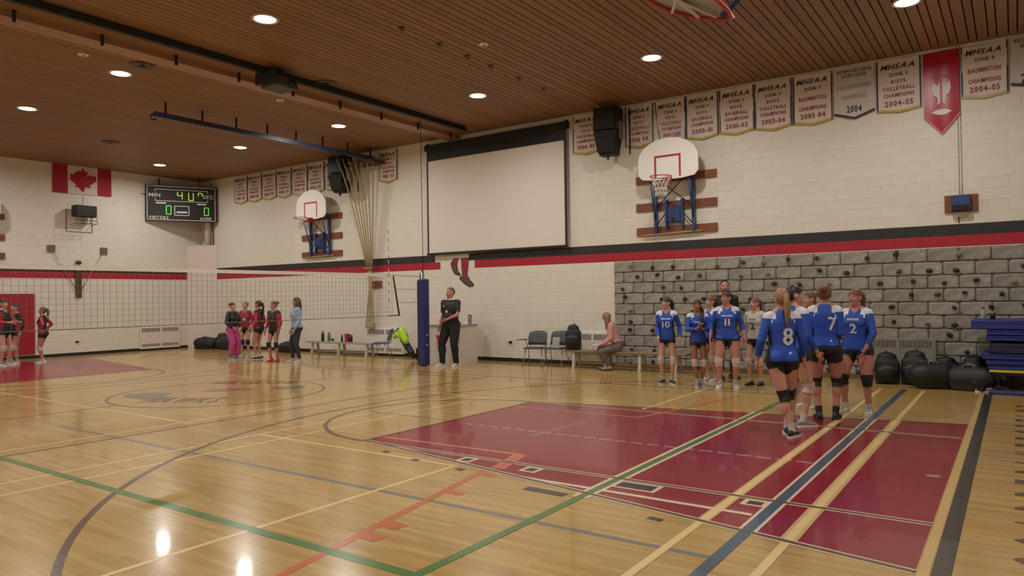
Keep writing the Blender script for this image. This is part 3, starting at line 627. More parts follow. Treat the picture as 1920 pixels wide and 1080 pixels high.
# ---- painted legs of the wall mural showing below the screen
t = thing('wall_mural', 'painted red-trousered legs in brown shoes below the screen', 'mural', (12.2, -.008, 1.95))
def mural(name, pts, m, y=0): MB().prism(pts, y - .004, y, 0).build(name, m, t)
k_ = 1 / 14.3
def mp_(L): return [((x - 600) / 13.5 / 58.5 * 1.08 + .0, (935 - y) / 13.5 / 74.0 * .98) for x, y in L]
MSK = mat('mural red', '8c1e2c', .6, var=.1); MSH = mat('mural brown', '5b4234', .6, var=.2, scale=20); MSL = mat('mural sole', '3a2c22', .6)
mural('trouser_leg', mp_([(700, 130), (905, 130), (860, 600), (730, 640), (710, 420)]), MSK); mural('trouser_leg', mp_([(490, 130), (640, 130), (600, 330), (600, 400), (520, 420), (470, 250)]), MSK)
mural('shoe', mp_([(660, 640), (850, 590), (940, 760), (1015, 860), (1010, 920), (900, 940), (790, 860), (655, 710)]), MSL); mural('shoe_upper', mp_([(680, 640), (850, 595), (930, 770), (1000, 860), (980, 905), (900, 910), (800, 810), (690, 690)]), MSH, -.004)
mural('shoe', mp_([(470, 190), (425, 270), (490, 500), (540, 575), (650, 615), (700, 600), (620, 470), (600, 330)]), MSL); mural('shoe_upper', mp_([(475, 210), (440, 270), (505, 490), (550, 555), (660, 590), (610, 470), (590, 330)]), MSH, -.004)

# ---- climbing wall of moulded stone blocks with holds
t = thing('climbing_wall', 'grey stone-block climbing wall with dark holds', 'climbing wall', (16.97, 0, 0))
M_STONE = mat('moulded stone', '918b80', .85, var=.28, scale=9, bump=.5, bscale=25, objvar=.12); M_GROUT = mat('stone joint', '625d54', .9, var=.2)
CL = RX - 16.97
MB().bbox(0, CL, -.035, -.0, .0, 2.44).build('backing_panel', M_GROUT, t)
def stone_mesh(w, h, seed):
    R = random.Random(seed); pts = []
    for sx, sz, order in ((1, -1, 0), (1, 1, 1), (-1, 1, 0), (-1, -1, 1)):
        c = .02 + R.random() * .035; a, b = (sx * (w / 2 - c), sz * (h / 2 - R.random() * .006)), (sx * (w / 2 - R.random() * .006), sz * (h / 2 - c))
        pts += [a, b] if not order else [b, a]
    back = [(u, 0, v) for u, v in pts]; mid = [(u * .995, -.012, v * .985) for u, v in pts]; top = [(u * .95, -.022 - R.random() * .008, v * .88) for u, v in pts]
    me = MB().loft([back, mid, top], 0, True, False).mesh('stone_block'); me.materials.append(M_STONE); return me
SM = [stone_mesh(.483, .236, i) for i in range(8)]; HALF = [stone_mesh(.238, .236, 50 + i) for i in range(3)]
for r in range(10):
    z = 2.44 - .122 - r * .2435; x = -.245 if r % 2 else 0
    while x < CL - .1:
        if x < 0: link('stone_block', rnd.choice(HALF), t, (.1225, -.035, z))
        elif x + .49 <= CL + .02: link('stone_block', rnd.choice(SM), t, (x + .245, -.035, z))
        else: link('stone_block', rnd.choice(HALF), t, (x + .12, -.035, z))
        x += .49
HM = [mat('hold charcoal', '2b2825', .7, objvar=.3), mat('hold brown', '57432f', .7), mat('hold olive', '55572a', .7), mat('hold tan', '8e7a50', .7)]
def hold_mesh(seed, m):
    R = random.Random(seed); mb = MB(); mb.ell((0, -.03, 0), (.04 + R.random() * .02, .04, .028 + R.random() * .014), 9, 6); mb.ell((R.uniform(-.03, .03), -.05, R.uniform(-.02, .02)), (.026, .024, .02), 7, 5)
    me = mb.mesh('climbing_hold'); me.materials.append(m); return me
HH = [hold_mesh(i, HM[0] if i < 6 else HM[i - 5]) for i in range(9)]
for r in range(10):
    z = 2.44 - .122 - r * .2435; x = .2 + rnd.random() * .5
    while x < CL - .1:
        if not (5.2 < x < 6.6 and z < .9):
            o = link('climbing_hold', HH[rnd.choice([0, 1, 2, 3, 4, 5, 0, 1, 2, 3, 4, 5, 6, 7, 8])], t, (x, -.056, z + rnd.uniform(-.05, .05))); o.rotation_euler = (0, rnd.uniform(-.6, .6), 0)
        x += rnd.choice([.42, .49, .55, .9, 1.0])
MB().bbox(0, CL - .0, -.1, -.0, 0, .1).build('kick_board', mat('floor edge board', '6b5436', .5, var=.15), t)

# ---- heater covers
def heater(label, x0, x1, z0, z1, col, rz=0, loc=(0, 0, 0), slots=26, d=.1):
    t = thing('heater_cover', label, 'radiator', loc, rz, 'wall heater covers'); m = col
    MB().rbox(((x0 + x1) / 2, -d / 2 - .006, (z0 + z1) / 2), (x1 - x0, d, z1 - z0), .012).build('casing', m, t)
    dk = mat('heater slot', '57503f', .6); h = z1 - z0
    for zz, hh in ((z1 - .17, .13), (z0 + .08, .09)) if h > .65 else ((z1 - .17, .13),):
        for i in range(slots):
            if i == slots // 2: continue
            a = x0 + .06 + (x1 - x0 - .12) * i / slots; w = (x1 - x0 - .12) / slots * .55
            MB().bbox(a, a + w, -d - .010, -d - .004, zz, zz + hh).build('slot', dk, t)
heater('cream wall heater on the end wall near the corner', -.715, .715, .06, .81, M_DUCT, PI / 2, (0, -1.635, 0), 20)
heater('cream wall heater behind the blue chair', 8.75, 10.24, .06, .8, M_BLOCK, slots=20)
heater('cream wall heater behind the black backpack', 15.81, 16.95, .3, .79, M_BLOCK, slots=20)
heater('stone-coloured heater cover set in the climbing wall', 22.2, 23.46, .2, .8, mat('stone heater paint', '857f73', .7, var=.15), slots=26, d=.07, loc=(0, -.075, 0))

# ---- red wall mat on the end wall
t = thing('wall_mat', 'red padded wall mat on the end wall behind the players', 'mat', (0, -5.55, .13)); M_MAT = mat('red vinyl', '9a1626', .45, var=.05)
for i in range(3): MB().rbox((.03, -.62 - i * 1.25, .925), (.055, 1.24, 1.85), .02).build('pad_panel', M_MAT, t)
# ---- outlets
for lb, loc, rz in (('small dark wall outlet on the end wall beside the red mat', (0, -4.34, .43), PI / 2), ('small dark outlet plate beside the white scorer box', (13.95, 0, .5), 0), ('small wall outlet above the left bench', (7.15, 0, .42), 0)):
    t = thing('wall_outlet', lb, 'outlet', loc, rz); MB().bbox(-.09, .09, -.015, -.006, -.09, .09).build('plate', M_BLOCK, t); MB().rbox((0, -.025, 0), (.1, .03, .06), .01).build('socket', M_DARK, t)

# ============================================================ NET, FURNITURE, BAGS
# ---- volleyball net
NX = 12.69
M_NET = mat('dark net cord', '6f6a62', .8); M_TAPE = mat('white net tape', 'd6cec2', .7, var=.02)
t = thing('volleyball_net', 'long volleyball net with white top tape across the court', 'net', (NX, -2.98, 1.27))
LN = 9.0; HN = .965
mb = MB()
for i in range(int(LN / .1) + 1): y = -.04 - i * .1; mb.bbox(-.002, .002, y - .0017, y + .0017, .01, HN - .03)
for j in range(1, 10): mb.bbox(-.002, .002, -LN, .0 + .02 * (10 - j) / 1.6 * .0, j * .096 - .0017, j * .096 + .0017)
tag(mb.build('mesh', M_NET, t), kind='stuff')
MB().bbox(-.006, .006, -LN, .0, HN - .05, HN + .015).build('top_tape', M_TAPE, t)
MB().tube([(0, -LN, .0), (0, .2, -.005)], .007, 5).build('bottom_cord', M_NET, t)
MB().prism([(-.02, HN), (.02, HN), (.22, -.01), (.17, -.01)], -.005, .005, 0, lambda u, d, w: (d, u, w)).build('side_tape', M_BLACK, t)
MB().bbox(-.006, .006, -.15, .2, -.01, .012).build('side_tape', M_BLACK, t)
for z, z2 in ((HN - .02, .93), (.62, .62), (.3, .3)): MB().tube([(0, .0 + (HN - z) * .2, z), (0, .98, z2)], .006, 5).build('tie_rope', M_NET if z < .9 else M_DARK, t)
an = MB()
for i in range(18): an.cyl((.03, -.17, .2 + i * .1), (.03, -.17, .3 + i * .1), .007, 6, i % 2)
an.build('antenna', [M_WHITE, mat('antenna dark', '4a2a28', .5)], t)
def net_post(label, y, sgn):
    t = thing('net_post', label, 'net post', (NX, y, 0), 0, 'volleyball net posts')
    MB().cyl((0, 0, 0), (0, 0, 2.3), .045, 14).build('steel_pole', M_CHROME, t)
    MB().rbox((.03, .0, 1.08), (.2, .22, 2.12), .03).build('blue_pad', M_NAVY, t)
    MB().bbox(-.1, -.072, -.09, .0, .06, 2.1).build('lace_strip', M_BLACK, t)
    for i in range(6): MB().rbox((-.105, -.05, .35 + i * .3), (.02, .05, .05), .008).build('lace_clip', M_CHROME, t)
    MB().rbox((-.02, 0, 2.22), (.05, .1, .14), .01).build('winch_head', M_DARK, t); MB().tube([(0, 0, 2.28), (.0, 0, 2.36)], .02, 8).build('pole_cap', M_DARK, t)
    for z in (.52, .75): MB().ell((.15, -.02, z), (.03, .04, .03), 8, 6).build('pad_knob', M_CHROME, t)
net_post('blue padded volleyball net post beside the referee', -1.96, 1)
net_post('blue padded net post at the near end of the net', -13.0, -1)
MB().tube([(12.66, -1.9, 2.3), (12.66, -1.92, RH - .02)], .008, 6).build('ceiling_cable', M_DARK)
tag(bpy.data.objects['ceiling_cable'], 'thin dark cable hanging from the ceiling above the net post', 'cable')
t = thing('floor_pole', 'thin white pole standing left of the blue net post', 'pole', (12.25, -1.55, 0)); MB().cyl((0, 0, 0), (0, 0, 1.5), .02, 8).build('shaft', M_WHITE, t); MB().cyl((0, 0, 0), (0, 0, .02), .1, 12).build('foot', M_DARK, t)

# ---- white scorer box with red logo
t = thing('scorer_box', 'white scorer table box with red logo beside the referee', 'table', (12.75, -.9, 0))
MB().bbox(-.55, .53, -.35, .35, 0, .95).build('body', mat('white laminate', 'cfc4b8', .5, var=.02), t); MB().rbox((-.01, 0, .965), (1.12, .74, .03), .01).build('top', mat('grey top', '8d867e', .4), t)
for nm, pts, m in (('logo_mark', [(.0, .72), (.18, .72), (.2, .6), (.3, .58), (.3, .5), (.06, .5), (.06, .58)], MSK), ('logo_mark', [(.06, .36), (.28, .36), (.24, .27), (.16, .22), (.1, .28)], MSK)): MB().prism([(u - .27, w) for u, w in pts], -.356, -.35).build(nm, M_REDP, t)
MB().bbox(-.25, .05, -.356, -.35, .41, .45).build('logo_bar', M_PALE, t)

# ---- benches
def bench(label, x0, x1, y, nlegs, m, zt=.42):
    t = thing('bench', label, 'bench', ((x0 + x1) / 2, y, 0), 0, 'low benches by the wall'); L = x1 - x0
    MB().rbox((0, 0, zt - .025), (L, .3, .05), .015).build('seat_plank', m, t)
    for i in range(nlegs):
        x = -L / 2 + .25 + (L - .5) * i / max(1, nlegs - 1)
        for s in (-1, 1): MB().loft([[(x - .035, s * .14 - .03, 0), (x + .035, s * .14 - .03, 0), (x + .035, s * .14 + .03, 0), (x - .035, s * .14 + .03, 0)], [(x - .03, s * .09 - .03, zt - .05), (x + .03, s * .09 - .03, zt - .05), (x + .03, s * .09 + .03, zt - .05), (x - .03, s * .09 + .03, zt - .05)]], 0, True, False).build('leg', mat('bench leg', 'b9ad9a', .5), t)
    MB().bbox(-L / 2 + .2, L / 2 - .2, -.02, .02, .1, .15).build('stretcher', m, t)
bench('low grey bench with bottles by the far wall', 6.9, 9.75, -.7, 3, mat('grey bench top', '9a9488', .45))
bench('long pale wood bench under the seated woman', 16.02, 19.0, -.66, 4, mat('worn bench wood', '83704e', .5, var=.15, scale=4, stretch=(1, 10, 10)))
# ---- things on the left bench
def bottle(label, loc, h, r, m, cap):
    t = thing('water_bottle', label, 'bottle', loc, 0); n = 12; rg = lambda q, z: [(q * math.cos(2 * PI * k / n), q * math.sin(2 * PI * k / n), z) for k in range(n)]
    MB().loft([rg(r * .9, 0), rg(r, .01), rg(r, h * .68), rg(r * .55, h * .8), rg(r * .5, h * .86)]).build('body', m, t); MB().cyl((0, 0, h * .86), (0, 0, h), r * .55, 10).build('cap', cap, t)
BG = mat('green bottle', '3f7a36', .3); BK = mat('black bottle', '25231f', .35)
bottle('dark green-banded bottle, left of the pair on the bench', (7.52, -.72, .42), .3, .05, BK, BG); bottle('tall green bottle, right of the pair on the bench', (7.78, -.7, .42), .26, .05, BG, BK)
for i, (x, m, lb) in enumerate(((8.38, BK, 'dark can left of the red carton on the bench'), (8.72, BK, 'dark can right of the red carton on the bench'))):
    t = thing('drink_can', lb, 'can', (x, -.7, .42)); MB().cyl((0, 0, .006), (0, 0, .2), .055, 14).build('body', m, t); MB().cyl((0, 0, .2), (0, 0, .212), .045, 14).build('lid', M_CHROME, t)
t = thing('carton', 'red and white carton on the left bench', 'carton', (8.55, -.7, .42)); MB().rbox((0, 0, .12), (.17, .12, .24), .01).build('box', mat('carton red', '9c2c36', .5), t); MB().bbox(-.085, -.03, -.063, -.06, .02, .22).build('white_panel', M_WHITE, t)

# ---- chairs
def chair(label, loc, rz, shell, frame, arm=False, group='stacking chairs'):
    t = thing('chair', label, 'chair', loc, rz, group); n = 9   # faces -y
    MB().rbox((0, 0, .44), (.46, .44, .035), .05).build('seat', shell, t)
    vs = []; fs = []
    for lay in (0, 1):
        for j in range(5):
            for i in range(n):
                u = -1 + 2 * i / (n - 1); w = .235 * (1 - .12 * (j == 4) * abs(u)); vs.append((u * w, .21 + .035 * j / 1.5 - .04 * u * u + .018 * lay, .5 + .085 * j - (.03 * u * u if j == 4 else 0)))
    m_ = 5 * n
    for lay in (0, 1):
        for j in range(4):
            for i in range(n - 1): q = lay * m_ + j * n + i; f = (q, q + 1, q + n + 1, q + n); fs.append(f if not lay else f[::-1])
    for i in range(n - 1): q = 4 * n + i; fs.append((q, q + 1, q + 1 + m_, q + m_)); fs.append((i, i + m_, i + 1 + m_, i + 1))
    for j in range(4): fs.append((j * n, (j + 1) * n, (j + 1) * n + m_, j * n + m_)); a = j * n + n - 1; fs.append((a, a + m_, a + n + m_, a + n))
    MB().add(vs, fs, 0, True).build('backrest', shell, t)
    for s in (-1, 1):
        MB().tube([(s * .2, -.1, .42), (s * .24, -.24, 0)], .012, 7).build('leg', frame, t); MB().tube([(s * .2, .1, .42), (s * .24, .27, 0)], .012, 7).build('leg', frame, t)
        MB().tube([(s * .2, .1, .42), (s * .2, .22, .46), (s * .19, .27, .8)], .011, 7).build('back_post', frame, t)
    MB().tube([(-.2, -.08, .42), (.2, -.08, .42)], .011, 6).build('cross_tube', frame, t)
    if arm: MB().rbox((-.3, -.05, .64), (.2, .34, .02), .04).build('tablet_arm', mat('tablet arm', '6c6256', .5), t); MB().tube([(-.22, .1, .42), (-.27, .1, .64)], .011, 6).build('arm_post', frame, t)
    return t
G_SH = mat('grey chair shell', '4a4b4c', .5); BL_SH = mat('blue chair shell', '2b4685', .45)
chair('grey chair with tablet arm beside the white wall', (15.2, -.78, 0), math.radians(14), G_SH, M_CHROME, True)
chair('grey chair with a pale sheet on its back, by the backpack', (15.72, -.66, 0), math.radians(6), G_SH, M_CHROME)
chair('blue chair with a coat and yellow vest, left of the net post', (10.16, -.86, 0), math.radians(-55), BL_SH, M_CHROME)
t = thing('paper_sheet', 'pale blue sheet against the back of the second grey chair', 'paper', (15.74, -.735, .46)); MB().prism([(-.09, 0), (.1, 0), (.1, .24), (-.09, .24)], 0, .003, 0, lambda u, d, w: (u, d + w * .25, w)).build('sheet', mat('pale sheet', '9aa3a8', .7), t); MB().prism([(-.07, .03), (.08, .03), (.08, .16), (-.07, .16)], -.002, 0, 0, lambda u, d, w: (u, d + w * .25, w)).build('print', M_PALE, t)
# ---- soft shapes (coat, vest, bags): lumps welded by a voxel remesh
SOFT = []
def soft(name, mb, m, parent, voxel=.018, it=6, mats=None):
    o = MB.build(mb, name, m, parent); SOFT.append((o, voxel, it)); return o
def finish_soft():
    for o, vx, it in SOFT:
        r = o.modifiers.new('r', 'REMESH'); r.mode = 'VOXEL'; r.voxel_size = vx; r.use_smooth_shade = True
        s = o.modifiers.new('s', 'SMOOTH'); s.iterations = it; s.factor = .5
    dg = bpy.context.evaluated_depsgraph_get(); dg.update()
    for o, vx, it in SOFT:
        me = bpy.data.meshes.new_from_object(o.evaluated_get(dg)); old = o.data; o.modifiers.clear(); o.data = me; bpy.data.meshes.remove(old)
    SOFT.clear()
M_BAG = mat('black nylon', '121112', .55, var=.2, scale=12, bump=.3, bscale=30); M_BAG2 = mat('charcoal nylon', '1c1c1e', .55, var=.2, scale=10, bump=.3, bscale=25); M_STRAP = mat('grey webbing', '6b675f', .7)
t = thing('draped_coat', 'black coat and bright yellow vest draped over the blue chair', 'clothing', (10.8, -.72, 0))
mb = MB(); mb.capsule((-.12, 0, .78), (.12, -.05, .62), .09, .12).capsule((.05, -.05, .6), (.45, -.12, .2), .1, .09).capsule((.3, -.1, .34), (.5, -.1, .1), .09, .07); soft('coat', mb, M_BAG, t)
mb = MB(); mb.capsule((-.18, -.1, .62), (.1, -.12, .8), .07, .09).capsule((.1, -.13, .78), (.28, -.16, .52), .1, .1).capsule((.0, -.14, .68), (.2, -.18, .6), .08, .07); soft('vest', mb, mat('hi-vis yellow', 'a9d414', .6, var=.12), t)
mb = MB(); mb.tube([(.08, -.22, .82), (.12, -.245, .66), (.2, -.27, .5)], .018, 6).build('reflective_tape', mat('grey tape', '9aa08a', .4), t)

def bag(label, loc, rz, d, m, kind='duffel', group='bags on the floor'):
    t = thing('sports_bag' if kind == 'duffel' else 'backpack', label, 'bag', loc, rz, group); x, y, z = d; mb = MB()
    if kind == 'duffel':
        mb.capsule((-x * .3, 0, z * .48), (x * .3, 0, z * .5), z * .46, z * .46).ell((-x * .12, y * .1, z * .62), (x * .3, y * .36, z * .4)).ell((x * .22, 0, z * .35), (x * .3, y * .45, z * .35)).box((0, 0, z * .14), (x * .85, y * .7, z * .26))
    else:
        mb.ell((0, 0, z * .5), (x * .46, y * .42, z * .5)).box((0, .0, z * .38), (x * .8, y * .66, z * .74)).ell((0, -y * .3, z * .34), (x * .36, y * .26, z * .27)).ell((0, 0, z * .88), (x * .34, y * .3, z * .14))
    b = soft('body', mb, m, t, .02, 5)
    if kind == 'duffel':
        for s in (-1, 1): MB().tube([(-x * .2, s * y * .2, z * .75), (-x * .1, s * y * .1, z * 1.02), (x * .1, s * y * .1, z * 1.02), (x * .22, s * y * .2, z * .75)], .012, 5).build('carry_strap', M_STRAP, t)
        MB().tube([(-x * .36, -y * .34, z * .3), (-x * .36, -y * .2, z * .8), (-x * .36, y * .2, z * .8)], .014, 5).build('end_strap', M_STRAP, t)
    else:
        for s in (-1, 1): MB().tube([(s * x * .2, y * .36, z * .85), (s * x * .3, y * .55, z * .55), (s * x * .3, y * .4, z * .12)], .018, 5).build('shoulder_strap', M_STRAP, t)
        MB().tube([(-.05, y * .2, z * .95), (0, y * .25, z * 1.05), (.05, y * .2, z * .95)], .012, 5).build('grab_loop', M_BAG2, t); MB().tube([(-x * .3, -y * .5, z * .5), (0, -y * .58, z * .56), (x * .3, -y * .5, z * .5)], .008, 4).build('zipper', M_STRAP, t)
    return t
bag('black backpack standing at the left end of the long bench', (16.22, -.7, .42), math.radians(10), (.42, .32, .58), M_BAG, 'backpack')
bag('black bag on the floor between the blue chair and the net post', (11.45, -.55, 0), .3, (.5, .4, .42), M_BAG, 'backpack')
bag('leftmost of the dark bags heaped in the far corner', (1.3, -.68, 0), .5, (.8, .5, .42), M_BAG); bag('middle dark bag heaped in the far corner', (1.95, -.45, 0), .3, (.5, .45, .55), M_BAG2, 'backpack'); bag('right dark bag of the heap in the far corner', (2.6, -.5, 0), .2, (.85, .5, .5), mat('dark blue nylon', '1e2430', .5))
bag('dark bag behind the red-shirted player at the left bench', (5.6, -.5, 0), .1, (.8, .4, .34), M_BAG)
bag('upright black backpack, leftmost of the pile by the climbing wall', (22.72, -.62, 0), .2, (.48, .38, .56), M_BAG, 'backpack')
bag('black backpack with pale strap, second in the pile by the climbing wall', (23.16, -.55, 0), -.15, (.5, .42, .6), M_BAG2, 'backpack')
bag('slumped black duffel with grey straps in the pile by the climbing wall', (23.46, -.98, 0), .4, (.55, .42, .46), M_BAG)
bag('black backpack lying against the pile, third from the mats', (23.62, -.38, 0), .1, (.46, .4, .5), M_BAG, 'backpack')
bag('large charcoal duffel in front of the mat stack', (24.0, -1.0, 0), -.25, (.6, .46, .42), M_BAG2)
bag('black backpack behind the charcoal duffel, beside the mats', (24.05, -.36, 0), .3, (.5, .42, .52), M_BAG, 'backpack')
bag('black bag on the floor behind the number 11 player', (20.95, -.5, 0), .2, (.5, .4, .5), M_BAG, 'backpack')

# ---- stack of blue mats on a dark trolley
t = thing('mat_trolley', 'low dark trolley under the stacked blue mats', 'trolley', (24.9, -.68, 0))
MB().bbox(-.62, .66, -.42, .5, .28, .33).build('deck', M_BLACK, t)
for sx in (-.5, .55):
    for sy in (-.34, .42): MB().cyl((sx - .03, sy, .07), (sx + .03, sy, .07), .07, 14).build('wheel', M_DARK, t); MB().bbox(sx - .015, sx + .015, sy - .015, sy + .015, .07, .29).build('caster_post', M_DARK, t)
MB().bbox(-.62, .66, -.45, -.42, .33, .37).build('yellow_edge', M_YELL, t)
M_MB = mat('blue mat vinyl', '1f2a78', .4, var=.08, objvar=.18); z = .375; nm = ('lowest', 'second', 'third', 'fourth', 'fifth', 'sixth', 'topmost')
for i, (h, x0, dk) in enumerate(((.07, -.64, 0), (.08, -.66, 0), (.1, -.72, 0), (.16, -.62, 1), (.09, -.66, 0), (.09, -.64, 0), (.15, -.86, 0))):
    t = thing('gym_mat', 'folded blue gym mat, %s of the stack at the right edge' % nm[i], 'mat', (24.9, -.68, z + .002), 0, 'stacked blue mats'); m = M_MB if not dk else mat('navy mat vinyl', '141a3c', .45)
    MB().rbox(((x0 + .66) / 2, 0, h / 4), (.66 - x0, .9, h / 2 - .004), .012).build('lower_fold', m, t); MB().rbox(((x0 + .66) / 2, .005, h * .75), (.66 - x0, .89, h / 2 - .004), .012).build('upper_fold', m, t); MB().bbox(x0, x0 + .01, -.4, .4, h * .3, h * .7).build('fold_seam', m, t); z += h + (.04 if i == 3 else .004)
bottle('small pale bottle standing on the mat stack', (24.2, -.72, z), .2, .035, mat('pale bottle', '8f9a90', .3), BK)
t = thing('paper_cup', 'dark cup beside the bottle on the mat stack', 'cup', (24.33, -.6, z)); MB().cyl((0, 0, 0), (0, 0, .11), .035, 12, r2=.045).build('cup_body', BK, t); MB().cyl((0, 0, .11), (0, 0, .12), .048, 12).build('lid', M_WHITE, t)
t = thing('floor_mat', 'thin blue mat lying on the floor at the right edge', 'mat', (24.92, -1.25, 0)); MB().rbox((0, 0, .025), (1.3, .3, .05), .01).build('pad', mat('slate blue mat', '34466e', .5), t); MB().bbox(-.65, .65, -.152, -.148, .01, .03).build('edge_seam', M_NAVY, t)
def shoe_pair(label, loc, m, s):
    t = thing('sports_shoe', label, 'shoe', loc, .4); n = 10; rings = []
    for x, w, h in ((-.13, .025, .05), (-.11, .04, .09), (-.03, .042, .09), (.05, .048, .06), (.11, .042, .045), (.14, .02, .03)): rings.append([(x, w * math.cos(2 * PI * k / n), .02 + h * .5 + h * .5 * math.sin(2 * PI * k / n)) for k in range(n)])
    MB().loft(rings).build('upper', m, t); MB().loft([[(x, y, 0), (x, y, .025)] for x, y in ()] or [[(-.135 + .27 * k / 9, -.045, zz) for k in range(10)] + [(.135 - .27 * k / 9, .045, zz) for k in range(10)] for zz in (0, .025)], 0, True, False).build('sole', s, t)
shoe_pair('dark red shoe on the floor before the trolley', (24.45, -1.0, 0), mat('dark red shoe', '6b2026', .5), BK); shoe_pair('pale shoe on the floor at the end of the blue floor mat', (24.2, -1.12, 0), M_CLOTH, M_WHITE)

# ============================================================ PEOPLE
def fast_mesh(name, V, F, mats, midx=None):
    """V (n,3), F (m,k) arrays -> mesh"""
    me = bpy.data.meshes.new(name); k = F.shape[1]
    me.vertices.add(len(V)); me.vertices.foreach_set('co', np.ascontiguousarray(V, dtype=np.float32).ravel())
    me.loops.add(F.size); me.loops.foreach_set('vertex_index', np.ascontiguousarray(F, dtype=np.int32).ravel())
    me.polygons.add(len(F)); me.polygons.foreach_set('loop_start', np.arange(0, F.size, k, dtype=np.int32))
    me.polygons.foreach_set('use_smooth', np.ones(len(F), dtype=bool))
    if midx is not None: me.polygons.foreach_set('material_index', midx)
    for m in mats: me.materials.append(m)
    me.update(calc_edges=True); me.validate(); return me
def ik(a, b, l1, l2, pole):
    a, b, pole = Vector(a), Vector(b), Vector(pole); d = b - a; L = d.length
    if L > (l1 + l2) * .999: b = a + d * ((l1 + l2) * .999 / L); d = b - a; L = d.length
    u = d / L; x = (l1 * l1 - l2 * l2 + L * L) / (2 * L); h = math.sqrt(max(0, l1 * l1 - x * x)); p = (pole - u * pole.dot(u)).normalized()
    return a + u * x + p * h, b
SKIN = {'fair': mat('fair skin', 'c08e78', .5, var=.04), 'tan': mat('tan skin', '8f6046', .5, var=.04), 'rosy': mat('rosy skin', 'b3796a', .5, var=.04)}
HAIRM = {'brown': mat('brown hair', '4a3324', .5, var=.3, scale=60, stretch=(1, 1, .15)), 'dark': mat('dark hair', '221a16', .45, var=.3, scale=60, stretch=(1, 1, .15)), 'blond': mat('dark blond hair', '8c6a45', .5, var=.3, scale=60, stretch=(1, 1, .15)), 'auburn': mat('auburn hair', '6b4530', .5, var=.3, scale=60, stretch=(1, 1, .15)), 'grey': mat('greying hair', '5a5048', .6, var=.2), 'lightbrown': mat('light brown hair', '6a4c34', .5, var=.3, scale=60, stretch=(1, 1, .15))}
M_EYE = mat('eye white', 'd8d0c8', .3, var=0); M_IRIS = mat('iris', '2a1e18', .3); M_LIP = mat('lips', '8f4f4a', .5); M_BEARD = mat('dark beard', '2b211c', .7)
J_BLUE = mat('royal blue jersey', '1f49a8', .65, var=.1, scale=6); J_NAVY = mat('navy panel', '161c36', .65); J_WHITE = mat('white jersey panel', 'cfd0d6', .65); J_BLK = mat('black jersey', '1c1819', .65, var=.15, scale=6); J_RED = mat('red jersey', 'ab1f30', .65, var=.1, scale=6)
J_MAR = mat('maroon jersey', '8e1730', .65, var=.1, scale=6); J_LIB = mat('pale libero jersey', 'b8b2a8', .65, var=.05); SPX = mat('black spandex', '131318', .6); PADW = mat('white knee pad', 'c2b0a2', .7); PADB = mat('black knee pad', '151313', .7)
SH_W = mat('white shoe', 'c9c3bd', .5); SH_B = mat('black shoe', '1e1d1f', .5); SH_G = mat('grey shoe', '8b8a90', .5); SH_P = mat('pink shoe', 'c25a66', .5); SOLE = mat('white sole', 'd5d0ca', .5); SOLE_D = mat('dark sole', '2a2828', .6); SOCKW = mat('white sock', 'bdb4ac', .8)
PEOPLE = []
def person(label, loc, face, H, w=1.0, sex='f', lean=0.0, roll=0.0, hip=None, feet=((.10, .0, 12), (-.10, .0, -12)), hands=((.235, .05, .87), (-.235, .05, .87)), elbow=((.3, -1, 0), (-.3, -1, 0)), look=0, nod=0, skin='fair', hair='brown', style='pony', top=None, bottom=None, pads=None, shoes=(SH_W, SOLE), sock=SOCKW, numb=None, voxel=.0095, group=None, beard=False, handdir=(None, None), extra=None):
    PEOPLE.append(dict(locals()))
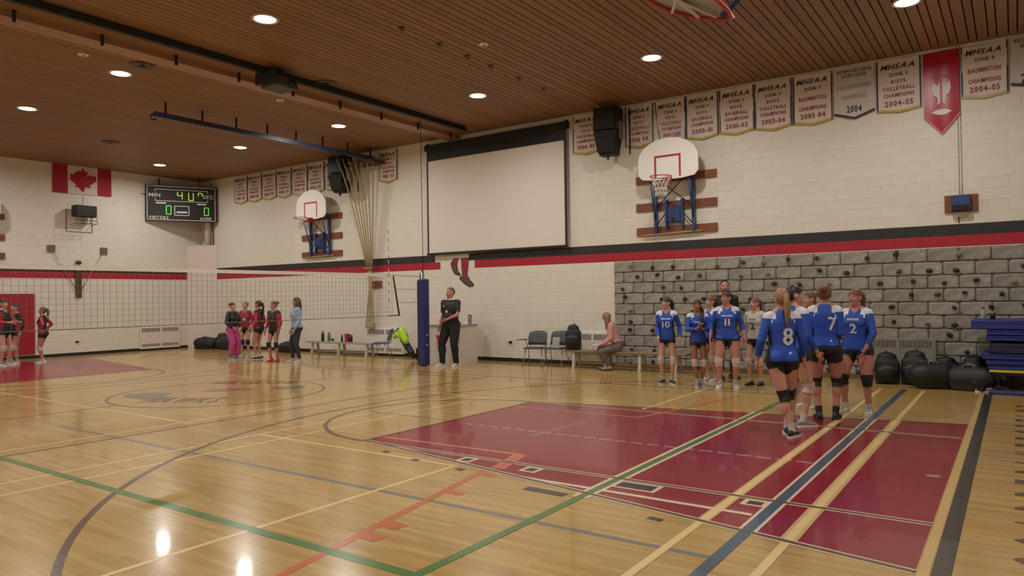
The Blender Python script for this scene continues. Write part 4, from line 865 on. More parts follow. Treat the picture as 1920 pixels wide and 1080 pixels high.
def body_soup(p):
    k = p['H'] / 1.70; w = p['w']; m = p['sex'] == 'm'; mb = MB(); S = {}
    hip = Vector(p['hip'] or (0, 0, .878)); off = hip - Vector((0, 0, .878)); R = Matrix.Rotation(-p['lean'], 3, 'X') @ Matrix.Rotation(p['roll'], 3, 'Y')
    T = lambda v: hip + R @ (Vector(v) - Vector((0, 0, .878)))          # torso point
    hw = w if not m else w * .93
    rings = [(.83, .085, .075, 0), (.89, .158 * hw, .112 * hw, -.005), (.96, .158 * hw, .108 * w, -.004), (1.05, (.13 if not m else .15) * w, .094 * w, .004), (1.14, (.137 if not m else .155) * w, .1 * w, .008), (1.24, (.152 if not m else .172) * w, .108 * w, .008), (1.32, (.158 if not m else .18) * w, .1 * w, 0), (1.385, .13 if not m else .135, .076, -.008), (1.43, .07, .058, -.01)]
    n = 20; mb.loft([[T((rx * math.cos(2 * PI * i / n), y + ry * math.sin(2 * PI * i / n), z)) for i in range(n)] for z, rx, ry, y in rings])
    if not m:
        for s in (-1, 1): mb.ell(T((s * .07, .075 * w, 1.235)), (.062, .05, .06), 10, 8)
    for s in (-1, 1): mb.ell(T((s * .075 * hw, -.06 * hw, .9)), (.085 * hw, .075 * hw, .09), 10, 8)
    if m and w > 1.1: mb.ell(T((0, .06, 1.06)), (.14, .11, .13), 12, 8)
    for s in (-1, 1): mb.capsule(T((s * .03, -.02, 1.465)), T((s * .135, -.012, 1.385)), .03 if not m else .036, .04, 10)
    nb, nt = T((0, -.012, 1.40)), T((0, .005, 1.52)); mb.capsule(nb, nt, .054 if not m else .064, .05 if not m else .06, 12)
    # head frame
    hR = R @ Matrix.Rotation(math.radians(p['look']), 3, 'Z') @ Matrix.Rotation(math.radians(-p['nod']), 3, 'X'); hc0 = T((0, -.005, 1.53)); HP = lambda v: hc0 + hR @ (Vector(v) - Vector((0, -.005, 1.53)))
    hs = 1.0
    mb.ell(HP((0, -.012, 1.603)), (.077, .096, .1), 14, 10, M=hR); mb.ell(HP((0, .028, 1.55)), (.06, .064, .086), 12, 10, M=hR); mb.ell(HP((0, .062, 1.492)), (.034, .027, .026), 8, 6, M=hR)
    mb.capsule(HP((0, .085, 1.592)), HP((0, .107, 1.556)), .011, .016, 8)
    for s in (-1, 1): mb.ell(HP((s * .076, -.005, 1.57)), (.012, .024, .034), 8, 6, M=hR); mb.ell(HP((s * .036, .062, 1.555)), (.024, .022, .024), 8, 6, M=hR)
    S['head'] = (HP((0, -.012, 1.603)), hR, HP)
    bones = [('torso', T((0, 0, .83)), T((0, 0, 1.44)), .125 * w, .1), ('head', HP((0, 0, 1.50)), HP((0, 0, 1.62)), .075, .085), ('neck', T((0, -.01, 1.43)), T((0, .0, 1.5)), .05, .05)]
    S['T'] = T
    for i, s in ((0, 1), (1, -1)):
        fx, fy, fa = p['feet'][i][:3]; lift = p['feet'][i][3] if len(p['feet'][i]) > 3 else 0; fa = math.radians(-fa); fd = Vector((-math.sin(fa), math.cos(fa), 0))
        hj = hip + R @ Vector((s * .085 * w, 0, 0)); an = Vector((fx, fy, .085 + lift)); kn, an = ik(hj, an, .42, .395, fd + Vector((s * .15, 0, .2)))
        tw = w ** 1.7 * (1.0 if not m else .88)
        mb.capsule(hj + Vector((0, 0, -.02)), kn, .092 * tw, .053 * (tw ** .5), 14); mb.capsule(kn, kn + (an - kn) * .95, .05 * w ** .5, .036 * w ** .4, 12)
        d = (an - kn); bk = -fd; mb.ell(kn + d * .3 + bk * .016, (.052 * tw ** .5, .052 * tw ** .5, .12), 10, 8); mb.capsule(an, an + Vector((0, 0, -.03)) - fd * .02, .036, .038, 10)
        mb.capsule(an + Vector((0, 0, -.045)) - fd * .03, an + Vector((0, 0, -.055)) + fd * .13, .034, .026, 10)
        bones += [('thigh%d' % i, hj, kn, .09 * tw, .055), ('shin%d' % i, kn, an, .05, .036), ('foot%d' % i, an + Vector((0, 0, -.05)) - fd * .03, an + Vector((0, 0, -.055)) + fd * .13, .034, .026)]
        S['foot%d' % i] = (an, fd); S['knee%d' % i] = kn
        sh = T((s * (.158 if not m else .185), -.008, 1.375)); wr = hip + R @ (Vector(p['hands'][i]) - Vector((0, 0, .878))); el, wr = ik(sh, wr, .285, .245, R @ Vector(p['elbow'][i]))
        aw = .85 + .15 * w; mb.ell(sh + Vector((-s * .012, 0, -.01)), (.056 * aw, .052, .056), 10, 8); mb.capsule(sh, el, (.045 if not m else .052) * aw, .036 * aw, 12); mb.capsule(el, wr, .038 * aw, .025, 12); mb.ell(el + (wr - el) * .25, (.039 * aw, .039 * aw, .045), 8, 6)
        hd = Vector(p['handdir'][i]) if p['handdir'][i] else (wr - el); hd = hd.normalized(); nrm = Vector((-s, .25, 0)); nrm = (nrm - hd * nrm.dot(hd)).normalized(); lat = hd.cross(nrm)
        M3 = Matrix((lat, nrm, hd)).transposed(); mb.ell(wr + hd * .045, (.039, .017, .052), 10, 8, M=M3)
        S['hand%d' % i] = (wr, hd, nrm, lat, s); bones += [('uarm%d' % i, sh, el, .045, .036), ('farm%d' % i, el, wr, .036, .026), ('hand%d' % i, wr + hd * .01, wr + hd * .12, .03, .025)]
    S['bones'] = bones; S['R'] = R; S['hip'] = hip
    mb.v = [tuple(Vector(v) * k) for v in mb.v]
    return mb, S, k
def finger_soup(S, k):
    mb = MB()
    for i in (0, 1):
        wr, hd, nrm, lat, s = S['hand%d' % i]
        # the thumb side faces forward
        side = 1 if lat.y > 0 else -1
        for j, (o, L) in enumerate(((.029, .072), (.010, .08), (-.010, .075), (-.028, .058))):
            a = wr + hd * .082 + lat * (side * o); sp = lat * (side * o * .35); b = a + hd * (L * .45) + sp * .5 + nrm * (L * .10); c = b + hd * (L * .33) + nrm * (L * .22) + sp * .2; e = c + hd * (L * .18) + nrm * (L * .25)
            mb.tube([a, b, c, e], [.0095, .0088, .008, .006], 6)
        a = wr + hd * .02 + lat * (side * .03); mb.tube([a, a + lat * (side * .022) + hd * .028 + nrm * .008, a + lat * (side * .03) + hd * .058 + nrm * .014], [.011, .0098, .007], 6)
    mb.v = [tuple(Vector(v) * k) for v in mb.v]; return mb
def shoe(parent, an, fd, k, upper, sole):
    rt = Vector((fd.y, -fd.x, 0)); n = 12; base = Vector((an.x, an.y, max(0, an.z - .085)))
    prof = ((-.075, .018, .05, .02), (-.068, .032, .085, .02), (-.03, .037, .1, .018), (.02, .039, .095, .018), (.07, .043, .068, .018), (.12, .045, .056, .02), (.165, .036, .046, .022), (.188, .014, .034, .026))
    rings = []
    for x, ww, top, bot in prof:
        rings.append([(base + fd * x + rt * (ww * math.cos(2 * PI * q / n)) + Vector((0, 0, bot + (top - bot) * .5 + (top - bot) * .5 * math.sin(2 * PI * q / n)))) * k for q in range(n)])
    o = MB().loft(rings).build('shoe', upper, parent)
    out = [(x, ww + .005) for x, ww, a, b in prof]; ring = [(x, y) for x, y in out] + [(x, -y) for x, y in reversed(out)]
    MB().loft([[(base + fd * x + rt * y + Vector((0, 0, z))) * k for x, y in ring] for z in (.001, .014, .026)], 0, True, False).build('sole', sole, o)
    MB().tube([(base + fd * x + rt * y + Vector((0, 0, z))) * k for x, y, z in ((.02, -.03, .09), (.05, .02, .085), (.07, -.022, .072), (.09, .02, .064))], .004 * k, 4).build('laces', SOLE if upper is not SH_W else SH_G, o)
def make_people():
    tmp = []
    for p in PEOPLE:
        mb, S, k = body_soup(p); o = mb.build('tmp', SKIN[p['skin']]); r = o.modifiers.new('r', 'REMESH'); r.mode = 'VOXEL'; r.voxel_size = p['voxel']; s = o.modifiers.new('s', 'SMOOTH'); s.iterations = 4; s.factor = .5
        tmp.append((p, S, k, o))
    dg = bpy.context.evaluated_depsgraph_get(); dg.update()
    for p, S, k, o in tmp:
        me = bpy.data.meshes.new_from_object(o.evaluated_get(dg)); V = np.empty(len(me.vertices) * 3, np.float32); me.vertices.foreach_get('co', V); V = V.reshape(-1, 3).astype(float)
        N = np.empty(len(me.vertices) * 3, np.float32); me.vertices.foreach_get('normal', N); N = N.reshape(-1, 3).astype(float)
        F = np.empty(len(me.loops), np.int32); me.loops.foreach_get('vertex_index', F); F = F.reshape(-1, 4); bpy.data.meshes.remove(me)
        dress(p, S, k, V, N, F)
    for p, S, k, o in tmp: d = o.data; bpy.data.objects.remove(o); bpy.data.meshes.remove(d)
def dress(p, S, k, V, N, F):
    bones = S['bones']; names = [b[0] for b in bones]; best = np.full(len(V), 1e9); seg = np.zeros(len(V), int); tt = np.zeros(len(V))
    for i, (nm, a, b, ra, rb) in enumerate(bones):
        a, b = np.array(a) * k, np.array(b) * k; d = b - a; L2 = d @ d; t = ((V - a) @ d) / L2; tc = np.clip(t, 0, 1)
        dist = np.linalg.norm(V - a - tc[:, None] * d, axis=1) - (ra + (rb - ra) * tc) * k
        q = dist < best; best[q] = dist[q]; seg[q] = i; tt[q] = t[q]
    Sg = {n: seg == i for i, n in enumerate(names)}
    # torso coordinates in body frame
    Rinv = np.array(S['R']).T; hp = np.array(S['hip']) * k; L = ((V - hp) @ Rinv.T) / k; L[:, 2] += .878; NL = N @ Rinv.T
    arm = Sg['uarm0'] | Sg['uarm1']; ta = tt
    thing_ = thing('person', p['label'], 'person', (p['loc'][0], p['loc'][1], 0), math.atan2(-p['face'][0], p['face'][1]), p['group'])
    fm = finger_soup(S, k); fv = np.array(fm.v); ff = [f for f in fm.f if len(f) == 4]
    BV = np.vstack([V, fv]); BF = np.vstack([F, np.array(ff) + len(V)])
    link('body', fast_mesh('body', BV, BF, [SKIN[p['skin']]]), thing_)
    def garment(name, mask, m, infl, smooth=0, parent=None):
        fq = mask[F].all(axis=1); FF = F[fq]
        if len(FF) < 4: return None
        u, inv = np.unique(FF, return_inverse=True); FF = inv.reshape(FF.shape); P = V[u] + N[u] * (infl * k)[u][:, None] if isinstance(infl, np.ndarray) else V[u] + N[u] * (infl * k)
        if smooth:
            E = np.vstack([FF[:, [0, 1]], FF[:, [1, 2]], FF[:, [2, 3]], FF[:, [3, 0]]])
            for _ in range(smooth):
                A = np.zeros_like(P); c = np.zeros(len(P)); np.add.at(A, E[:, 0], P[E[:, 1]]); np.add.at(A, E[:, 1], P[E[:, 0]]); np.add.at(c, E[:, 0], 1); np.add.at(c, E[:, 1], 1); P = .5 * P + .5 * A / c[:, None]
        return link(name, fast_mesh(name, P, FF, [m]), parent or thing_)
    z = L[:, 2]; torso = Sg['torso'] | Sg['neck'] | ((Sg['thigh0'] | Sg['thigh1']) & (z > .83))
    legs = Sg['thigh0'] | Sg['thigh1']; shin = Sg['shin0'] | Sg['shin1']; farm = Sg['farm0'] | Sg['farm1']
    tp = p['top']; shirt = None; top_obj = None
    if tp:
        hem = tp.get('hem', .90); slv = tp.get('sleeve', 1.0); neck = tp.get('neck', 1.44); vn = tp.get('v', .06)
        trunk = torso & (z > hem) & (z < neck + .02 * (np.abs(L[:, 0]) < .06) * (L[:, 1] < 0) - np.clip(vn - np.abs(L[:, 0]), 0, 1) * 1.2 * (L[:, 1] > 0))
        if p['hip']: trunk = (Sg['torso'] | Sg['neck']) & (z > hem) & (z < neck)
        slmask = (arm & (ta < (slv if slv < 1 else 9))) | (farm & (tt < slv - 1))
        infl = tp.get('infl', .012); sm = tp.get('smooth', 3)
        whole = trunk | slmask
        shp = tp.get('shoulder'); sidem = tp.get('side'); slm = tp.get('sleevemat')
        # first the whole shirt for a smooth surface, then split it by zone
        fq = whole[F].all(axis=1); FF = F[fq]; u, inv = np.unique(FF, return_inverse=True); FF = inv.reshape(FF.shape); P = V[u] + N[u] * (infl * k)
        E = np.vstack([FF[:, [0, 1]], FF[:, [1, 2]], FF[:, [2, 3]], FF[:, [3, 0]]])
        for _ in range(sm):
            A = np.zeros_like(P); c = np.zeros(len(P)); np.add.at(A, E[:, 0], P[E[:, 1]]); np.add.at(A, E[:, 1], P[E[:, 0]]); np.add.at(c, E[:, 0], 1); np.add.at(c, E[:, 1], 1); P = .5 * P + .5 * A / c[:, None]
        if tp.get('fold'):
            P = P + N[u] * (tp['fold'] * k * np.sin(L[u, 2] * 55 + 3 * np.sin(L[u, 0] * 22) + L[u, 1] * 20))[:, None]
        zone = np.zeros(len(u), int); Lu = L[u]; au = arm[u]; tu = tt[u]; fu = (arm | farm)[u]
        if slm: zone[fu & (tu > .12)] = 3
        if shp: zone[(~fu & (Lu[:, 2] > 1.35) & (np.abs(Lu[:, 0]) > .08)) | (~fu & (Lu[:, 2] > 1.31) & (np.abs(Lu[:, 0]) > .115) & (np.abs(Lu[:, 0]) < .145)) | (au & (tu < .08) & (Lu[:, 2] > 1.36))] = 1
        if sidem: zone[~fu & (np.abs(NL[u][:, 0]) > .78) & (Lu[:, 2] < 1.24)] = 2
        zf = zone[FF].max(axis=1)
        for zi, nm, mm in ((0, tp.get('name', 'jersey'), tp['mat']), (1, 'shoulder_panel', shp), (2, 'side_panel', sidem), (3, 'sleeve', slm)):
            q = FF[zf == zi]
            if len(q) < 4 or mm is None: continue
            uu, iv = np.unique(q, return_inverse=True); ob = link(nm, fast_mesh(nm, P[uu], iv.reshape(q.shape), [mm]), thing_)
            if zi == 0: top_obj = ob
        shirt = BVHTree.FromPolygons([Vector(a) for a in P], [tuple(int(b) for b in f) for f in FF])
        col = tp.get('collar')
        if col: garment('collar', (torso) & (z > neck - .03) & (z < neck + .04), col, .014, 1)
    bt = p['bottom']
    if bt:
        if bt['kind'] == 'shorts': garment(bt.get('name', 'shorts'), (Sg['torso'] & (z < .99)) | (legs & (tt < bt.get('len', .26))), bt['mat'], bt.get('infl', .006), 1)
        else: garment('trousers', (Sg['torso'] & (z < 1.0)) | legs | (shin & (tt < bt.get('len', .93))), bt['mat'], bt.get('infl', .018), 4)
    if p['pads'] is not None:
        for i in (0, 1): garment('knee_pad', (Sg['thigh%d' % i] & (tt > .82)) | (Sg['shin%d' % i] & (tt < .2)), p['pads'], .013, 2)
    for i in (0, 1):
        if p['sock'] is not None: garment('sock', Sg['shin%d' % i] & (tt > .78), p['sock'], .004)
        an, fd = S['foot%d' % i]; shoe(thing_, an, fd, k, *p['shoes'])
    # ---- number or marks on the shirt, pressed onto the cloth
    if shirt and p['numb']:
        Rm = S['R']; hip = S['hip']
        for nb in p['numb']:
            side, kind, tx, cz, hh, ww, mm = nb[:7]; cx = nb[7] if len(nb) > 7 else 0; dirv = Rm @ Vector((0, -1 if side == 'front' else 1, 0)); rr = 1 if side == 'front' else -1
            def SP(u, wv, lift=.007):
                org = (hip + Rm @ Vector((u * rr * -1 if side == 'front' else u, (1 if side == 'front' else -1) * .6, wv - .878))) * k
                h = shirt.ray_cast(org, dirv)
                return (h[0] - dirv * (lift * k)) if h[0] else org + dirv * (.5 * k)
            mb = MB()
            if kind == 'text': word(mb, tx, cx, cz, hh, ww, SP, width=ww)
            elif kind == 'bars':
                for b_ in range(9): u0 = cx - ww / 2 + ww * b_ / 9; mb.add([SP(u0, cz), SP(u0 + ww / 12, cz), SP(u0 + ww / 12, cz + hh), SP(u0, cz + hh)], [(0, 1, 2, 3)])
            elif kind == 'dot': mb.add([SP(cx + ww * math.cos(a * PI / 6), cz + hh * math.sin(a * PI / 6)) for a in range(12)], [tuple(range(12))])
            mb.build({'text': 'shirt_number', 'bars': 'shirt_lettering', 'dot': 'badge'}[kind], mm, top_obj or thing_)
    # ---- head: hair, eyes, brows, mouth
    hc, hR, HP = S['head']; hcn = np.array(hc) * k; hL = ((V - hcn) @ np.array(hR)) / k; head = Sg['head'] | Sg['neck']
    yl, zl = hL[:, 1], hL[:, 2]; hm = HAIRM[p['hair']]; st = p['style']
    if st == 'short': mask = head & (zl > -.05 + 1.0 * np.maximum(0, yl + .05)) & (zl > -.07); hi = .007
    else: mask = head & (zl > -.078 + .92 * np.maximum(0, yl + .03)) & (zl > -.095); hi = .010
    mask &= ~((np.abs(hL[:, 0]) > .072) & (np.abs(zl + .035) < .04) & (np.abs(yl - .005) < .03))
    fq = mask[F].all(axis=1); FF = F[fq]; hb = MB()
    if len(FF):
        u, inv = np.unique(FF, return_inverse=True); P = V[u] + N[u] * (hi * k); hb.add([tuple(q) for q in P], [tuple(int(b) for b in f) for f in inv.reshape(FF.shape)], 0, True)
    Q = lambda x, y, zz: (hc + hR @ Vector((x, y, zz))) * k
    QW = lambda x, y, zz: (hc + hR @ Vector((x, y, max(zz, 0))) + Vector((0, 0, min(zz, 0)))) * k
    if st in ('pony', 'pony_long', 'pony_side'):
        path = {'pony': [(0, -.085, .045), (0, -.125, .03), (0, -.14, -.04), (0, -.135, -.13), (0, -.12, -.2)], 'pony_long': [(0, -.085, .03), (0, -.125, .01), (.0, -.14, -.08), (.01, -.135, -.17), (.01, -.125, -.26), (.01, -.12, -.34)], 'pony_side': [(0, -.08, .03), (-.05, -.1, -.04), (-.1, -.03, -.14), (-.1, .09, -.22), (-.09, .125, -.34), (-.085, .12, -.43)]}[st]
        rr = [.022, .03, .036, .034, .028, .012][:len(path)]; rr[-1] = .01; hb.tube([QW(*a) for a in path], [r * k for r in rr], 10)
    elif st == 'bun': hb.ell(Q(0, -.1, .045), (.05 * k, .055 * k, .045 * k), 12, 8, M=hR)
    elif st == 'long':
        rings = []; n = 13
        for zz, ro, ri in ((.03, .094, .07), (-.05, .1, .07), (-.14, .11, .078), (-.22, .105, .085), (-.29, .085, .075)):
            arc_ = [math.radians(155 + 230 * i / (n - 1)) for i in range(n)]
            rings.append([QW(ro * math.cos(a), ro * 1.05 * math.sin(a) - .012, zz) for a in arc_] + [QW(ri * math.cos(a), ri * math.sin(a) - .012, zz) for a in reversed(arc_)])
        hb.loft(rings)
    if hb.f: hb.build('hair', hm, thing_)
    tree = BVHTree.FromPolygons([Vector(a) for a in V], [tuple(int(b) for b in f) for f in F[(Sg['head'])[F].any(axis=1)]]); fd = -(hR @ Vector((0, 1, 0)))
    def face_pt(x, zz):
        h = tree.ray_cast(Q(x, .3, zz), fd); return h[0]
    for s in (-1, 1):
        q = face_pt(s * .03, -.022)
        if q:
            e = MB().ell(q - fd * -.004 * k, (.0135 * k, .008 * k, .008 * k), 8, 6, M=hR).build('eye', M_EYE, thing_); MB().ell(q - fd * .004 * k, (.0065 * k, .005 * k, .0065 * k), 8, 6, M=hR).build('iris', M_IRIS, e)
        b0 = [face_pt(s * x, zz) for x, zz in ((.014, .0), (.03, .006), (.046, .0))]
        if all(b0): MB().tube([b - fd * .001 for b in b0], [.003 * k, .004 * k, .002 * k], 5).build('eyebrow', hm if st != 'none' else M_BEARD, thing_)
    b0 = [face_pt(x, -.083 + .002 * (abs(x) > .01)) for x in (-.022, -.011, 0, .011, .022)]
    if all(b0): MB().tube(b0, [.002 * k, .005 * k, .0055 * k, .005 * k, .002 * k], 6).build('mouth', M_LIP, thing_)
    if p['beard']: garment('beard', head & (zl < -.075) & (zl > -.14) & (yl > -.01), M_BEARD, .008, 1)
    if p['extra']: p['extra'](thing_, S, k)

TC = Vector((.39, -.92)); LV = Vector((-.82, -.57))
def fdir(a, b): v = TC * a + LV * b; return (v.x, v.y)
BLUE = dict(mat=J_BLUE, shoulder=J_WHITE, side=J_NAVY, hem=.868, sleeve=1.75); SHORTS = dict(kind='shorts', mat=SPX, len=.23)
def blue(sl=1.75): return dict(BLUE, sleeve=sl)
WK = (SH_W, SOLE); NUM = J_WHITE; GB = 'blue team players'; GR = 'red and black team players'
def fr(n, ww=.11): return [('front', 'text', n, 1.17, .12, ww, NUM), ('front', 'bars', '', 1.265, .025, .17, NUM)]
person('player in blue number 10 jersey and white knee pads, leftmost of the blue team', (19.27, -2.45), fdir(1, .15), 1.62, w=.92, hands=((.15, .13, .90), (-.25, .0, .89)), feet=((.09, .0, 10), (-.08, .04, -25)), look=-40, hair='dark', style='pony', top=blue(1.8), bottom=SHORTS, pads=PADW, shoes=(SH_B, SOLE), numb=fr('10', .15), group=GB)
person('clapping blue player with a dark ponytail over her shoulder', (19.91, -2.56), fdir(1, -.1), 1.57, w=.92, hands=((.04, .24, 1.14), (-.05, .25, 1.13)), elbow=((.8, -.6, -.5), (-.8, -.6, -.5)), handdir=((-.4, .3, .7), (.3, .3, .8)), feet=((.03, .05, 10), (-.05, -.02, -20)), look=-12, skin='tan', hair='dark', style='pony_side', top=blue(1.8), bottom=SHORTS, pads=PADW, shoes=(SH_G, SOLE), numb=[('front', 'bars', '', 1.25, .02, .14, NUM)], group=GB)
person('blue player half hidden between the clapping player and number 11', (19.87, -1.75), fdir(.35, .9), 1.63, w=.95, feet=((.09, .0, 5), (-.1, -.05, -5)), look=0, hair='lightbrown', style='bun', top=blue(1.6), bottom=SHORTS, pads=PADW, shoes=WK, group=GB)
person('blue number 11 player with white knee pads facing the viewer', (20.47, -2.62), fdir(1, .05), 1.71, w=1.16, hands=((.285, .04, .90), (-.29, .03, .89)), feet=((.13, .04, 18), (-.12, .0, -8)), look=-42, hair='dark', style='pony', skin='rosy', top=blue(1.45), bottom=dict(SHORTS, len=.17), pads=PADW, shoes=WK, numb=fr('11', .09), group=GB)
person('bearded man in a dark shirt standing behind number 11', (19.95, -1.15), fdir(.8, -.3), 1.94, w=1.05, sex='m', feet=((.12, 0, 10), (-.12, 0, -10)), look=-20, hair='dark', style='short', beard=True, skin='rosy', top=dict(mat=J_BLK, name='shirt', hem=.88, sleeve=.8, v=0), bottom=dict(kind='pants', mat=mat('black trousers', '1a1a1d', .8)), shoes=(SH_B, SOLE_D), sock=None)
person('libero in a pale number 2 jersey looking left', (20.76, -1.93), fdir(.75, .55), 1.59, w=.95, hands=((.23, .06, .9), (-.2, .1, .9)), feet=((.09, .04, 5), (-.09, -.02, -8)), look=-28, hair='lightbrown', style='pony', top=dict(mat=J_LIB, hem=.895, sleeve=1.7, side=None), bottom=SHORTS, pads=PADW, shoes=(SH_B, SOLE_D), numb=[('front', 'text', '2', 1.16, .13, .085, J_NAVY), ('front', 'bars', '', 1.27, .02, .15, J_NAVY)], group=GB)
person('blue number 8 player seen from behind with long straight ponytail', (22.41, -6.5), (-.45, .89), 1.72, w=1.04, hands=((.26, .08, .87), (-.27, .05, .88)), feet=((.06, .10, 10), (.07, -.10, 35)), look=10, hair='blond', style='pony_long', top=blue(1.8), bottom=dict(SHORTS, len=.22), pads=PADB, shoes=(SH_B, SOLE), numb=[('back', 'text', '8', 1.16, .2, .12, NUM, .045), ('back', 'dot', '', .965, .012, .012, NUM, .06)], voxel=.0085, group=GB)
person('dark-haired blue player standing right behind number 8', (22.38, -5.75), (.55, .84), 1.76, w=.98, hands=((.24, .1, .9), (-.24, .08, .9)), feet=((.1, .0, 10), (-.1, .0, -10)), look=-25, hair='dark', style='pony', top=blue(1.8), bottom=SHORTS, pads=PADW, shoes=(SH_G, SOLE), voxel=.0085, group=GB)
person('brown-haired blue player glimpsed between two team mates', (22.2, -4.2), fdir(.5, .8), 1.69, w=.95, feet=((.1, .0, 10), (-.1, .0, -10)), look=-10, hair='lightbrown', style='bun', top=blue(1.8), bottom=SHORTS, pads=PADW, shoes=WK, voxel=.0085, group=GB)
person('blue number 7 player with a hair bun seen from behind', (22.6, -5.1), (-.15, .98), 1.77, w=1.08, hands=((.10, .2, 1.02), (-.12, .2, 1.02)), elbow=((.35, -1, -.3), (-.35, -1, -.3)), feet=((.10, .06, 8), (-.09, -.02, -15)), look=-6, hair='auburn', style='bun', skin='rosy', top=dict(blue(1.5), hem=.93), bottom=dict(SHORTS, len=.34), pads=PADB, shoes=(SH_B, SOLE_D), sock=PADB, numb=[('back', 'text', '7', 1.22, .17, .1, NUM, .09), ('back', 'dot', '', 1.0, .012, .012, NUM, .07)], voxel=.0085, group=GB)
person('blue number 2 player with black knee pads, hand on her hip', (22.86, -4.42), fdir(.8, .55), 1.71, w=1.14, hands=((.25, .1, .9), (-.16, .17, .9)), elbow=((.3, -1, 0), (-1, -.5, .1)), feet=((.14, .06, 18), (-.14, .0, -10)), look=-22, hair='auburn', style='pony', skin='rosy', top=blue(1.75), bottom=SHORTS, pads=PADB, shoes=WK, numb=[('front', 'text', '2', 1.17, .13, .09, NUM), ('front', 'bars', '', 1.275, .03, .15, NUM)], voxel=.0085, group=GB)
# referee and child
person('referee in a black polo with white collar beside the net post', (13.38, -1.72), fdir(.95, .38), 1.92, w=1.16, sex='m', hands=((.25, .06, .88), (-.08, .24, 1.02)), elbow=((.3, -1, 0), (-1, -.3, -.5)), feet=((.16, .1, 25), (-.1, -.04, -10)), look=-18, skin='rosy', hair='grey', style='short', top=dict(mat=J_BLK, name='polo_shirt', hem=.84, sleeve=.8, v=.0, neck=1.435, collar=J_WHITE, infl=.016, smooth=3), bottom=dict(kind='pants', mat=mat('black slacks', '1b1a1c', .8), infl=.026, len=1.1), shoes=WK, sock=None, numb=[('front', 'dot', '', 1.19, .03, .03, NUM), ('front', 'dot', '', 1.3, .018, .018, NUM, -.09)])
person('small child with short brown hair behind the white scorer box', (12.87, -.33), fdir(.9, -.1), 1.22, w=1.0, sex='m', look=-10, nod=10, skin='rosy', hair='brown', style='short', top=dict(mat=mat('child blue shirt', '3a4f8e', .7), name='shirt', hem=.88, sleeve=.9, shoulder=J_WHITE, sleevemat=J_RED), bottom=dict(kind='pants', mat=SPX), shoes=WK)
# red and black team and coach
RB = dict(mat=J_BLK, hem=.895, sleeve=1.8, sleevemat=J_RED, side=J_RED)
person('person in a black sweatshirt and pink trousers at the left group', (6.32, -2.96), (.8, .2), 1.62, w=.95, hands=((.15, .16, .95), (-.15, .16, .95)), elbow=((.8, -.7, 0), (-.8, -.7, 0)), feet=((.1, 0, 5), (-.08, .06, -5)), look=-15, hair='dark', style='bun', top=dict(mat=J_BLK, name='sweatshirt', hem=.87, sleeve=1.95, v=0, infl=.03, smooth=8), bottom=dict(kind='pants', mat=mat('pink trousers', 'b84a86', .75, var=.15), infl=.04, len=.95), shoes=(SH_G, SOLE), sock=None, voxel=.012, group=GR)
person('libero in a red jersey with black knee pads at the left group', (5.97, -2.3), fdir(1, 0), 1.64, w=.98, hands=((.2, .1, .9), (-.2, .1, .9)), look=5, hair='blond', style='bun', top=dict(mat=J_MAR, hem=.895, sleeve=1.6), bottom=SHORTS, pads=PADB, shoes=WK, numb=[('front', 'dot', '', 1.17, .05, .04, NUM, .03)], voxel=.012, group=GR)
person('dark-ponytailed player with red sleeves seen from the side', (7.04, -2.62), fdir(-.2, 1), 1.67, w=1.0, hands=((.22, .06, .9), (-.22, .06, .9)), look=0, hair='dark', style='pony_long', top=dict(RB), bottom=SHORTS, pads=None, shoes=(SH_B, SOLE), voxel=.012, group=GR, skin='rosy')
person('black and red jersey player with black knee pads and pink shoes', (8.06, -2.86), fdir(1, .1), 1.65, w=.95, hands=((.24, .05, .88), (-.22, .1, .88)), look=-30, hair='auburn', style='bun', top=dict(RB), bottom=SHORTS, pads=PADB, shoes=(SH_P, SH_P), sock=SH_P, numb=[('front', 'text', '9', 1.17, .12, .07, J_RED, .03)], voxel=.012, group=GR, skin='rosy')
person('coach in a light blue sweatshirt and dark jeans with long hair', (8.92, -2.79), fdir(.55, .8), 1.74, w=1.05, hands=((.24, .05, .88), (-.22, .1, .88)), feet=((.12, .06, 8), (-.1, -.06, -20)), look=-15, hair='brown', style='long', top=dict(mat=mat('light blue sweatshirt', '8fa3b8', .75, var=.1), name='sweatshirt', hem=.9, sleeve=1.95, infl=.026, smooth=8, v=.04), bottom=dict(kind='pants', mat=mat('dark jeans', '2a2f3c', .8, var=.15), infl=.01), shoes=WK, sock=None, voxel=.012)
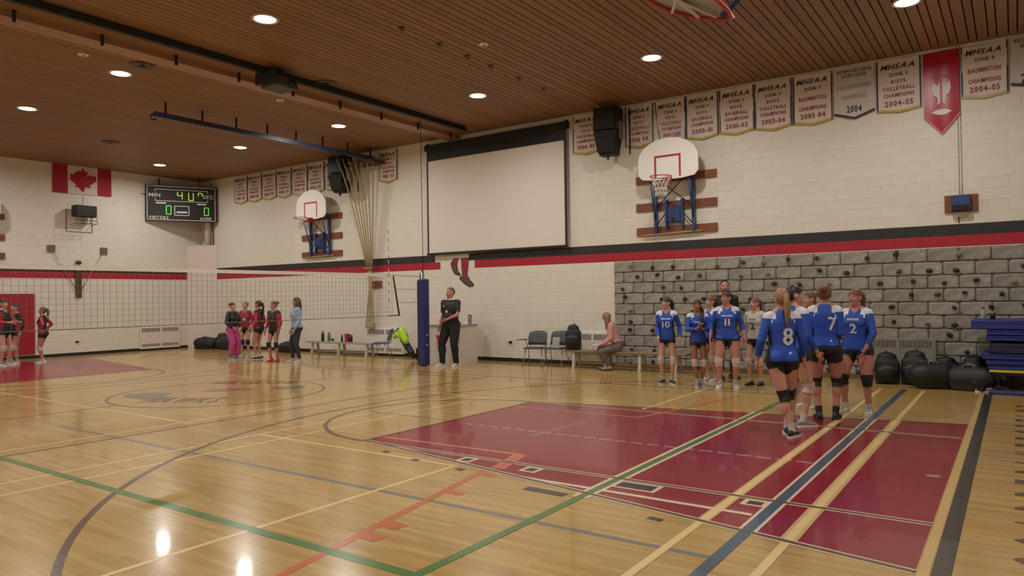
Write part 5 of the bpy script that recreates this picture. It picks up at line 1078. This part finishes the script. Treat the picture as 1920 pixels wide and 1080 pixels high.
person('black-shirted player cut by the left picture edge, arm reaching out', (2.52, -7.27), fdir(.1, -1), 1.8, w=1.0, hands=((.18, .32, 1.12), (-.1, .35, 1.12)), elbow=((.6, -.4, -.8), (-.6, -.4, -.8)), look=0, hair='dark', style='pony', top=dict(RB), bottom=SHORTS, pads=PADW, shoes=WK, voxel=.012, group=GR)
person('black-shirted player facing the viewer before the red wall mat', (2.04, -6.84), fdir(1, .1), 1.69, w=1.02, hands=((.18, .16, 1.05), (-.26, .04, .88)), look=8, hair='dark', style='bun', top=dict(RB, sleevemat=None), bottom=SHORTS, pads=PADW, shoes=WK, voxel=.012, group=GR)
person('player with hands on hips and red sleeves beside the red wall mat', (2.43, -6.3), fdir(.25, 1), 1.58, w=1.0, hands=((.19, -.02, 1.0), (-.19, -.02, 1.0)), elbow=((1, -.8, 0), (-1, -.8, 0)), handdir=((-.6, .6, -.3), (.6, .6, -.3)), feet=((.09, .06, 0), (-.09, -.06, 0)), look=0, hair='auburn', style='pony', top=dict(RB), bottom=SHORTS, pads=PADW, shoes=WK, voxel=.012, group=GR, skin='rosy')
# seated woman with papers
def papers(t, S, k):
    a = (S['hand0'][0] + S['hand1'][0]) / 2 + Vector((0, .13, -.01)); MB().add([(a + Vector(v)) * k for v in ((-.12, -.1, .02), (.12, -.1, .02), (.12, .12, -.01), (-.12, .12, -.01), (-.12, -.1, .026), (.12, -.1, .026), (.12, .12, -.004), (-.12, .12, -.004))], [(3, 2, 1, 0), (4, 5, 6, 7), (0, 1, 5, 4), (1, 2, 6, 5), (2, 3, 7, 6), (3, 0, 4, 7)]).build('papers', M_CLOTH, t)
person('seated woman in a pink cardigan bent over papers on the bench', (17.33, -.66), (-.86, -.5), 1.66, w=1.02, hip=(0, 0, .54), lean=.3, feet=((.1, .26, 5), (-.1, .2, -5)), hands=((.08, .3, 1.02), (-.08, .3, 1.02)), elbow=((.7, -.8, -.5), (-.7, -.8, -.5)), look=6, nod=28, hair='blond', style='long', top=dict(mat=mat('pink cardigan', 'c9948c', .75, var=.1), name='cardigan', hem=.87, sleeve=1.9, infl=.024, smooth=6), bottom=dict(kind='pants', mat=mat('grey trousers', '665c58', .8, var=.1), infl=.016), shoes=(mat('beige shoe', 'a58b7c', .6), SOLE_D), sock=None, extra=papers)
make_people()
finish_soft()
